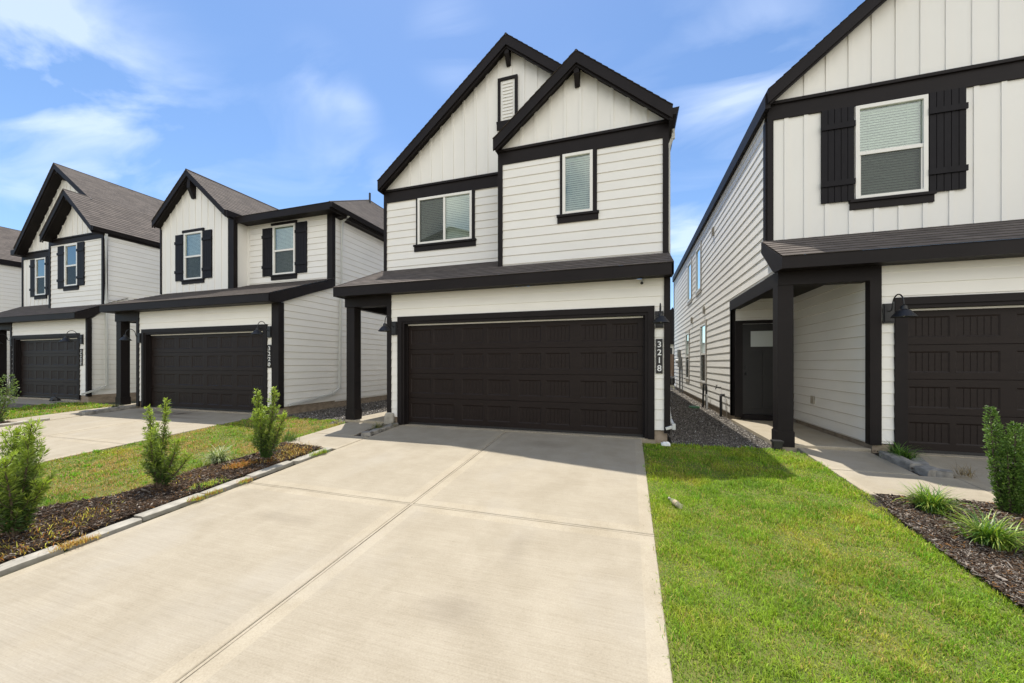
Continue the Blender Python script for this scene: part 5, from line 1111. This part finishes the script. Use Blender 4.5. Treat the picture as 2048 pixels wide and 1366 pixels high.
# ---- plants
def leaf_quads(P, D, L, Wd, col, bend=.15, up=None):
    """P base, D unit direction, diamond-like leaf of two quads folded along the midrib"""
    n = len(P); r = rng.normal(0, 1, (n, 3)); S = np.cross(D, r); S /= np.linalg.norm(S, axis=1)[:, None] + 1e-9; Nn = np.cross(S, D)
    V = np.zeros((n, 6, 3), dtype=np.float32); L_ = L[:, None]; W_ = Wd[:, None]
    V[:, 0] = P; V[:, 1] = P + D * L_ * .5 - S * W_ * .5 + Nn * W_ * .2; V[:, 2] = P + D * L_ * .5; V[:, 3] = P + D * L_ * .5 + S * W_ * .5 + Nn * W_ * .2; V[:, 4] = P + D * L_ - Nn * L_ * bend; V[:, 5] = P
    b = np.arange(n)[:, None] * 6; F = np.concatenate([b + [0, 1, 4, 2], b + [0, 2, 4, 3]], 0)
    return V.reshape(-1, 3), F, np.repeat(col, 6, axis=0)
def podocarpus(label, x, y, stems, leafL=.062, dens=1.0, seed=0):
    """upright shrub of narrow leaves; stems = (dx, dy, height, leanx, leany, spread)"""
    g_ = np.random.default_rng(seed); z0 = gz(y)
    r = thing('upright_shrub', label, 'shrub', (x, y, z0), 'narrow-leaved shrubs in the left mulch bed')
    st = MB(); VV, FF, CC = [], [], []; off = 0
    for dx, dy, H, lx, ly, sp in stems:
        pts = [Vector((x + dx*.2 + (dx*.8 + lx) * t + .012*math.sin(t*9+dx*30), y + dy*.2 + (dy*.8 + ly) * t, z0 + H * t)) for t in np.linspace(0, 1, 9)]
        st.tube(pts, [.011 * (1 - .8*t) + .002 for t in np.linspace(0, 1, 9)], 6)
        nbr = int(20 * H / .9 * dens); shoots = [(pts, 0.10)]
        for b_ in range(nbr):
            t = .10 + .85 * (b_ + g_.uniform(0, 1)) / nbr; i = int(t * 8); f = t * 8 - i; p0 = pts[min(i, 7)].lerp(pts[min(i, 7) + 1], f)
            a = b_ * 2.4 + g_.uniform(-.5, .5); ln = sp * (1.25 - .85 * t) * g_.uniform(.35, 1.45); up = .9 + .5 * t
            d = Vector((math.cos(a), math.sin(a), up)).normalized(); q = [p0, p0 + d * ln * .5, p0 + d * ln * .85 + Vector((0, 0, ln * .28))]
            st.tube(q, [.0035, .0025, .0012], 4); shoots.append((q, 0.0))
        for q, t0 in shoots:
            segs = [(q[i], q[i+1]) for i in range(len(q) - 1)]; tot = sum((b - a).length for a, b in segs); n = int(tot * 360 * dens)
            if n < 4: continue
            u = np.sort(g_.uniform(t0, 1, n)); Pp = np.zeros((n, 3)); Dd = np.zeros((n, 3)); cum = 0; lens = [(b - a).length / tot for a, b in segs]; edges = np.cumsum([0] + lens)
            for i, (a, b) in enumerate(segs):
                m_ = (u >= edges[i]) & (u <= edges[i+1] + 1e-9); f = ((u[m_] - edges[i]) / max(lens[i], 1e-6))[:, None]; Pp[m_] = np.array(a) * (1 - f) + np.array(b) * f; Dd[m_] = np.array((b - a).normalized())
            az = g_.uniform(0, 2*np.pi, n); out_ = np.stack([np.cos(az), np.sin(az), np.zeros(n)], 1); out_ -= Dd * (out_ * Dd).sum(1)[:, None]; out_ /= np.linalg.norm(out_, axis=1)[:, None] + 1e-9
            tip = np.clip((u - .55) / .45, 0, 1)[:, None]; D = out_ * (1.05 - .55 * tip) + Dd * (.55 + .5 * tip) + g_.normal(0, .12, (n, 3)); D /= np.linalg.norm(D, axis=1)[:, None]
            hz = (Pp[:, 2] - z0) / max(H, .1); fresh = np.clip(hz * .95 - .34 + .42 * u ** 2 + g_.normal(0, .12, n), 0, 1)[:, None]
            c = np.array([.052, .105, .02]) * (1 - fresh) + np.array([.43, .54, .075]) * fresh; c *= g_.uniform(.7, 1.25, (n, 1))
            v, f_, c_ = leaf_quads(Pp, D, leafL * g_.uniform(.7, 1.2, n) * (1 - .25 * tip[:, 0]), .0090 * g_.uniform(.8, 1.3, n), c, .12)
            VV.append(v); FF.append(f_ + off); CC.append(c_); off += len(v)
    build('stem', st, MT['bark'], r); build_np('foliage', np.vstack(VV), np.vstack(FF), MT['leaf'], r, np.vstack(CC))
    return r
podocarpus('bushy narrow-leaved shrub at the left edge, nearest of the three in the mulch bed', -5.50, 1.92, [(-.06, .0, 1.0, -.05, .05, .26), (.08, .0, 1.07, .12, .03, .24), (-.14, .1, .85, -.12, .0, .26), (.12, -.05, .78, .15, -.1, .24), (-.02, -.10, .7, -.1, -.15, .24), (0, 0, .5, .2, .1, .22)], .07, 1.0, 1)
podocarpus('narrow-leaved shrub with two thin bright plumes, middle of the three in the mulch bed', -5.55, 3.06, [(-.03, 0, 1.02, -.16, .0, .15), (.05, 0, 1.12, .06, .02, .12), (-.08, .05, .68, -.18, .05, .2), (.10, 0, .62, .20, .05, .2), (0, -.05, .7, .02, -.05, .2), (.1, .05, .42, .25, .1, .16)], .058, .95, 2)
podocarpus('dense narrow-leaved shrub farthest along the mulch bed, near the walkway', -5.22, 4.20, [(-.05, 0, 1.05, -.10, .0, .17), (.07, 0, 1.12, .14, .0, .16), (-.1, .05, .72, -.25, .05, .2), (.12, .0, .74, .28, .0, .2), (0, -.05, .8, 0, -.05, .22), (.05, .05, .6, -.1, .1, .2)], .058, 1.05, 3)

def strap_clump(name, label, cat, x, y, n, L, w, cols, group=None, spread=.03, seed=0, lean=(.5, 1.25)):
    g_ = np.random.default_rng(seed); z0 = gz(y); VV, FF, CC = [], [], []; off = 0
    a = g_.uniform(0, 2*np.pi, n); ln = L * g_.uniform(.55, 1.15, n); le = g_.uniform(*lean, n); K = 6
    V = np.zeros((n, K + 1, 2, 3), dtype=np.float32); bx = x + g_.normal(0, spread, n); by = y + g_.normal(0, spread, n); sx, sy = -np.sin(a), np.cos(a)
    px = np.zeros(n); pz = np.zeros(n); ang = np.pi/2 - le * .35
    for k in range(K + 1):
        t = k / K; ww = w * np.sin(np.pi * min(.98, .25 + .75 * t)) ** .6 * (1 - .55 * t); cx = bx + np.cos(a) * px; cy = by + np.sin(a) * px
        V[:, k, 0] = np.stack([cx - sx * ww/2, cy - sy * ww/2, z0 + pz], 1); V[:, k, 1] = np.stack([cx + sx * ww/2, cy + sy * ww/2, z0 + pz], 1)
        px += np.cos(ang) * ln / K; pz = np.maximum(pz + np.sin(ang) * ln / K, .004); ang -= le * .36
    b = (np.arange(n) * (K + 1) * 2)[:, None]; F = np.concatenate([b + [2*k, 2*k+1, 2*k+3, 2*k+2] for k in range(K)], 0)
    c = np.array(cols)[g_.integers(0, len(cols), n)] * g_.uniform(.75, 1.25, (n, 1)); C = np.repeat(c, (K + 1) * 2, axis=0)
    r = thing(name, label, cat, (x, y, z0), group); build_np('leaf_blades', V.reshape(-1, 3), F, MT['leaf'], r, C)
    return r
LG = 'strap-leaved clumps in the beds'; LC = [(.09, .19, .025), (.16, .29, .035), (.26, .38, .05), (.36, .42, .08), (.05, .11, .02)]
strap_clump('grass_like_clump', 'bright green strap-leaved clump in the right mulch bed, left of the columnar shrub', 'plant', 2.80, 4.66, 460, .31, .0125, LC, LG, .035, 5, (.35, 1.05))
strap_clump('grass_like_clump', 'bright green strap-leaved clump in front of the columnar shrub at the right edge', 'plant', 2.80, 4.03, 480, .33, .012, LC, LG, .04, 6, (.35, 1.05))
strap_clump('grass_like_clump', 'deep green strap-leaved clump at the foot of the right-hand garage door', 'plant', 3.60, 6.52, 300, .31, .009, LC[:2] + [(.05, .11, .02)], LG, .05, 7)
strap_clump('grass_like_clump', 'thin grassy clump beside the garage corner of house 3218', 'plant', -4.83, 6.33, 170, .26, .006, [(.09, .13, .03), (.2, .2, .07), (.3, .25, .12)], LG, .035, 8)
strap_clump('grass_like_clump', 'small brownish clump against the garage door casing of house 3218', 'plant', -4.72, 6.66, 70, .18, .006, [(.16, .14, .06), (.3, .22, .1), (.07, .1, .03)], LG, .03, 9)
strap_clump('grass_like_clump', 'pale cream-striped clump at the lawn edge between two shrubs', 'plant', -5.90, 4.00, 240, .36, .012, [(.42, .45, .24), (.30, .36, .14), (.5, .5, .32), (.12, .18, .05)], LG, .03, 10)
strap_clump('grass_like_clump', 'small dark clump left of the brown garage door of house 3220', 'plant', -14.1, 6.75, 110, .28, .009, [(.05, .09, .03), (.1, .1, .05)], LG, .06, 11)
podocarpus_extra = strap_clump('leafy_weed', 'soft green weed standing on the lawn edge beyond the farthest shrub', 'weeds', -5.95, 5.25, 90, .22, .012, [(.14, .2, .05), (.1, .16, .04)], None, .08, 12, (.1, .7))
strap_clump('leafy_weed', 'dark green weed on the shaded lawn edge near house 3220', 'weeds', -7.55, 5.95, 90, .16, .012, [(.05, .09, .02), (.08, .12, .03)], None, .10, 13, (.1, .8))

def small_leaf_shrub(name, label, cat, x, y, cols, nleaf, lsz, seed, group=None, c=((.05, .11, .02), (.27, .42, .09))):
    """cols = upright leafy columns (dx, dy, height, radius)"""
    g_ = np.random.default_rng(seed); z0 = gz(y); r = thing(name, label, cat, (x, y, z0), group); st = MB(); VV, FF, CC = [], [], []; off = 0; tot = sum(h * w for _, _, h, w in cols)
    for dx, dy, H, Rr in cols:
        st.tube([(x + dx * .4, y + dy * .4, z0), (x + dx * .8, y + dy * .8, z0 + H * .4), (x + dx, y + dy, z0 + H * .93)], [.012, .008, .003], 6)
        n = int(nleaf * H * Rr / tot); t = g_.uniform(.03, 1, n); a = g_.uniform(0, 2*np.pi, n); prof = np.clip(np.minimum(.62 + .9 * t, 1) * np.clip((1.02 - t) * 4.5, 0, 1) ** .6, .08, 1)
        rad = Rr * prof * np.sqrt(g_.uniform(.12, 1, n)) * (1 + .16 * np.sin(a * 3 + t * 21)); P = np.stack([x + dx * (.4 + .6 * t) + rad * np.cos(a), y + dy * (.4 + .6 * t) + rad * np.sin(a), z0 + H * t + g_.normal(0, .008, n)], 1)
        D = np.stack([np.cos(a), np.sin(a), g_.uniform(.1, 1.5, n)], 1) + g_.normal(0, .35, (n, 3)); D /= np.linalg.norm(D, axis=1)[:, None]
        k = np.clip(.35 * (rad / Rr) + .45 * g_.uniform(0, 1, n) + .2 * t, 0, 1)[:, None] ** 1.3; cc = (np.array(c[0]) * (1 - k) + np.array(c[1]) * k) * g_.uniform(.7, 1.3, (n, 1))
        v, f, c_ = leaf_quads(P, D, lsz * g_.uniform(.7, 1.3, n), lsz * .62 * g_.uniform(.7, 1.2, n), cc, .1); VV.append(v); FF.append(f + off); CC.append(c_); off += len(v)
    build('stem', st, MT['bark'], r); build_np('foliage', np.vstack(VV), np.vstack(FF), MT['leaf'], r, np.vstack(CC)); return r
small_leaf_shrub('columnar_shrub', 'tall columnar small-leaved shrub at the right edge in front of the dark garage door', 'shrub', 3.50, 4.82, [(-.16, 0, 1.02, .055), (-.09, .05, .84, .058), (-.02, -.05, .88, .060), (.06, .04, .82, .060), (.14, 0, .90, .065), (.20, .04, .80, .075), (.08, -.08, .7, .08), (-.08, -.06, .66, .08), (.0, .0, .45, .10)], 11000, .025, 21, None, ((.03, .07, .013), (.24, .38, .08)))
bl = [(random.uniform(-.5, .5), random.uniform(-.4, .4), random.uniform(.55, 1.1), random.uniform(.13, .22)) for _ in range(14)]
small_leaf_shrub('broadleaf_shrub', 'loose broad-leaved shrub at the left edge in front of the leftmost garage door', 'shrub', -14.75, 4.7, bl + [(.45, .2, 1.18, .16)], 5200, .045, 22, None, ((.05, .09, .025), (.22, .30, .08)))

# ================================================================ SMALL THINGS IN THE SIDE YARD AND ON THE LAWN
r = thing('standpipe', 'short black capped pipe with an elbow, nearest the porch along the right-hand side wall', 'pipe', (2.18, 10.35, -.02)); mb = MB(); mb.tube([(2.18, 10.35, -.03), (2.18, 10.35, .50), (2.19, 10.37, .53), (2.275, 10.38, .53)], .030, 10); build('pipe', mb, MT['plastic'], r, True)
mb = MB(); mb.tube([(2.255, 10.10, .45), (2.255, 10.10, .0)], .008, 6); build('cable', mb, MT['outlet'], r)
r = thing('hose_tap', 'small dark hose tap on the right-hand side wall above the elbowed pipe', 'tap', (2.26, 10.85, .70)); mb = MB(); mb.tube([(2.27, 10.75, .70), (2.16, 10.75, .70), (2.14, 10.75, .64)], .013, 8); mb.tube([(2.17, 10.75, .70), (2.17, 10.75, .75)], .008, 6); build('spout', mb, MT['metal'], r, True); mb = MB(); mb.tube([(2.17, 10.75, .748), (2.17, 10.75, .76)], .026, 12); build('handle', mb, MT['metal'], r)
r = thing('standpipe', 'pair of taller black pipes with a white sleeve farther along the right-hand side wall', 'pipe', (2.15, 12.2, 0)); mb = MB(); mb.tube([(2.12, 12.35, -.03), (2.14, 12.35, .70)], .028, 10); mb.tube([(2.18, 12.15, -.03), (2.18, 12.15, .62), (2.17, 12.2, .70)], .03, 10); build('pipe', mb, MT['plastic'], r, True); mb = MB(); mb.tube([(2.16, 11.95, -.02), (2.16, 11.95, .42)], .026, 10); build('sleeve', mb, MT['white'], r, True)
r = tag(build('valve_cover', MB().lathe((1.86, 12.2, -.01), [(0.0, .05), (.13, .05), (.15, .03), (.155, -.03)], 20), MT['green'], None, False, (1.86, 12.2, -.01)), 'round green valve lid lying in the gravel by the pipes', 'valve cover')
r = thing('electric_meter', 'grey electric meter box with conduit at the far end of the right-hand side wall', 'meter', (2.2, 18.4, 0)); mb = MB(); mb.box(2.13, 2.265, 18.1, 18.5, 1.15, 1.62); mb.box(2.15, 2.266, 18.55, 18.85, 1.62, 1.95); build('meter_box', mb, MT['grey'], r); mb = MB(); mb.tube([(2.12, 18.3, 1.42), (2.02, 18.3, 1.42)], .09, 16); build('meter_dial', mb, MT['white'], r, True); mb = MB(); mb.tube([(2.2, 18.3, 1.16), (2.2, 18.3, -.02)], .035, 8); build('conduit', mb, MT['grey'], r, True); mb = MB(); mb.tube([(2.22, 17.6, 1.2), (2.22, 17.6, .0)], .018, 8); build('conduit', mb, MT['grey'], r, True)
r = thing('gas_meter', 'dark gas meter low on the side wall beyond the electric meter', 'meter', (2.05, 20.3, 0)); mb = MB(); mb.lathe((2.05, 20.3, .25), [(0, .42), (.12, .40), (.17, .3), (.17, .08), (.1, 0), (0, -.02)], 16); build('meter_body', mb, MT['plastic'], r, True); mb = MB(); mb.tube([(2.05, 20.05, -.02), (2.05, 20.05, .62), (2.2, 20.05, .62)], .022, 8); build('pipe', mb, MT['grey'], r, True)
r = thing('drain_adapter', 'short black drain cap standing in the grass at the foot of the right-hand porch post', 'drain cap', (2.20, 6.74, -.01)); mb = MB(); mb.prismZ([(2.145, 6.69), (2.255, 6.69), (2.255, 6.80), (2.145, 6.80)], -.05, .085); mb.prismZ([(2.13, 6.675), (2.27, 6.675), (2.27, 6.815), (2.13, 6.815)], .086, .115); build('cap_body', mb, MT['plastic'], r)
def crumple(name, label, cat, c, s, mat, seed, n=5):
    g_ = random.Random(seed); mb = MB(); pts = [[(c[0] + (i/n - .5) * s[0] + g_.uniform(-.2, .2) * s[0] / n, c[1] + (j/n - .5) * s[1] + g_.uniform(-.2, .2) * s[1] / n, c[2] + s[2] * (.35 + .65 * math.sin(math.pi * i / n) * math.sin(math.pi * j / n)) + g_.uniform(-.3, .3) * s[2]) for j in range(n + 1)] for i in range(n + 1)]
    for i in range(n):
        for j in range(n): mb.face([pts[i][j], pts[i+1][j], pts[i+1][j+1]]); mb.face([pts[i][j], pts[i+1][j+1], pts[i][j+1]])
    rim = [pts[i][0] for i in range(n + 1)] + [pts[n][j] for j in range(1, n + 1)] + [pts[i][n] for i in range(n - 1, -1, -1)] + [pts[0][j] for j in range(n - 1, 0, -1)]
    for i in range(len(rim)): a, b_ = rim[i], rim[(i + 1) % len(rim)]; mb.face([a, b_, (b_[0], b_[1], c[2] - .01), (a[0], a[1], c[2] - .01)])
    return tag(build(name, mb, mat, None, False, c), label, cat)
crumple('crumpled_wrapper', 'white crumpled scrap on the grass under the downspout elbow of house 3218', 'litter', (.57, 6.50, -.01), (.13, .09, .05), MT['white'], 3)
# clear plastic bottle lying on the lawn
m = bpy.data.materials.new('crushed_clear_plastic'); m.use_nodes = True; t = m.node_tree; t.nodes.clear()
a_ = N(t, 'ShaderNodeBsdfTransparent'); b_ = N(t, 'ShaderNodeBsdfPrincipled'); b_.inputs['Base Color'].default_value = (.42, .40, .28, 1); b_.inputs['Roughness'].default_value = .3; c_ = N(t, 'ShaderNodeMixShader'); c_.inputs[0].default_value = .38
t.links.new(a_.outputs[0], c_.inputs[1]); t.links.new(b_.outputs[0], c_.inputs[2]); t.links.new(c_.outputs[0], N(t, 'ShaderNodeOutputMaterial').inputs[0]); r = thing('plastic_bottle', 'clear crushed plastic bottle lying on the lawn near the driveway edge', 'bottle', (.46, 4.22, gz(4.22)))
mb = MB(); A, B = Vector((.42, 4.31, gz(4.3) + .028)), Vector((.51, 4.13, gz(4.12) + .026)); mb.tube([A, A.lerp(B, .12), A.lerp(B, .25), A.lerp(B, .6), A.lerp(B, .95), B], [.011, .012, .025, .028, .027, .016], 12); build('bottle_body', mb, m, r, True)
mb = MB(); mb.tube([A + (A - B).normalized() * .018, A], .013, 12); build('cap', mb, MT['outlet'], r); mb = MB(); mb.tube([A.lerp(B, .42), A.lerp(B, .66)], .0290, 12, caps=False); build('bottle_label', mb, mat_noise('faded_label', (.34, .30, .17), (.46, .34, .24), .5, 9), r, True)
crumple('dark_bag', 'small black lump on the ground at the right foot of the leftmost garage door', 'bag', (-18.6, 7.35, .05), (.2, .2, .14), MT['plastic'], 9)
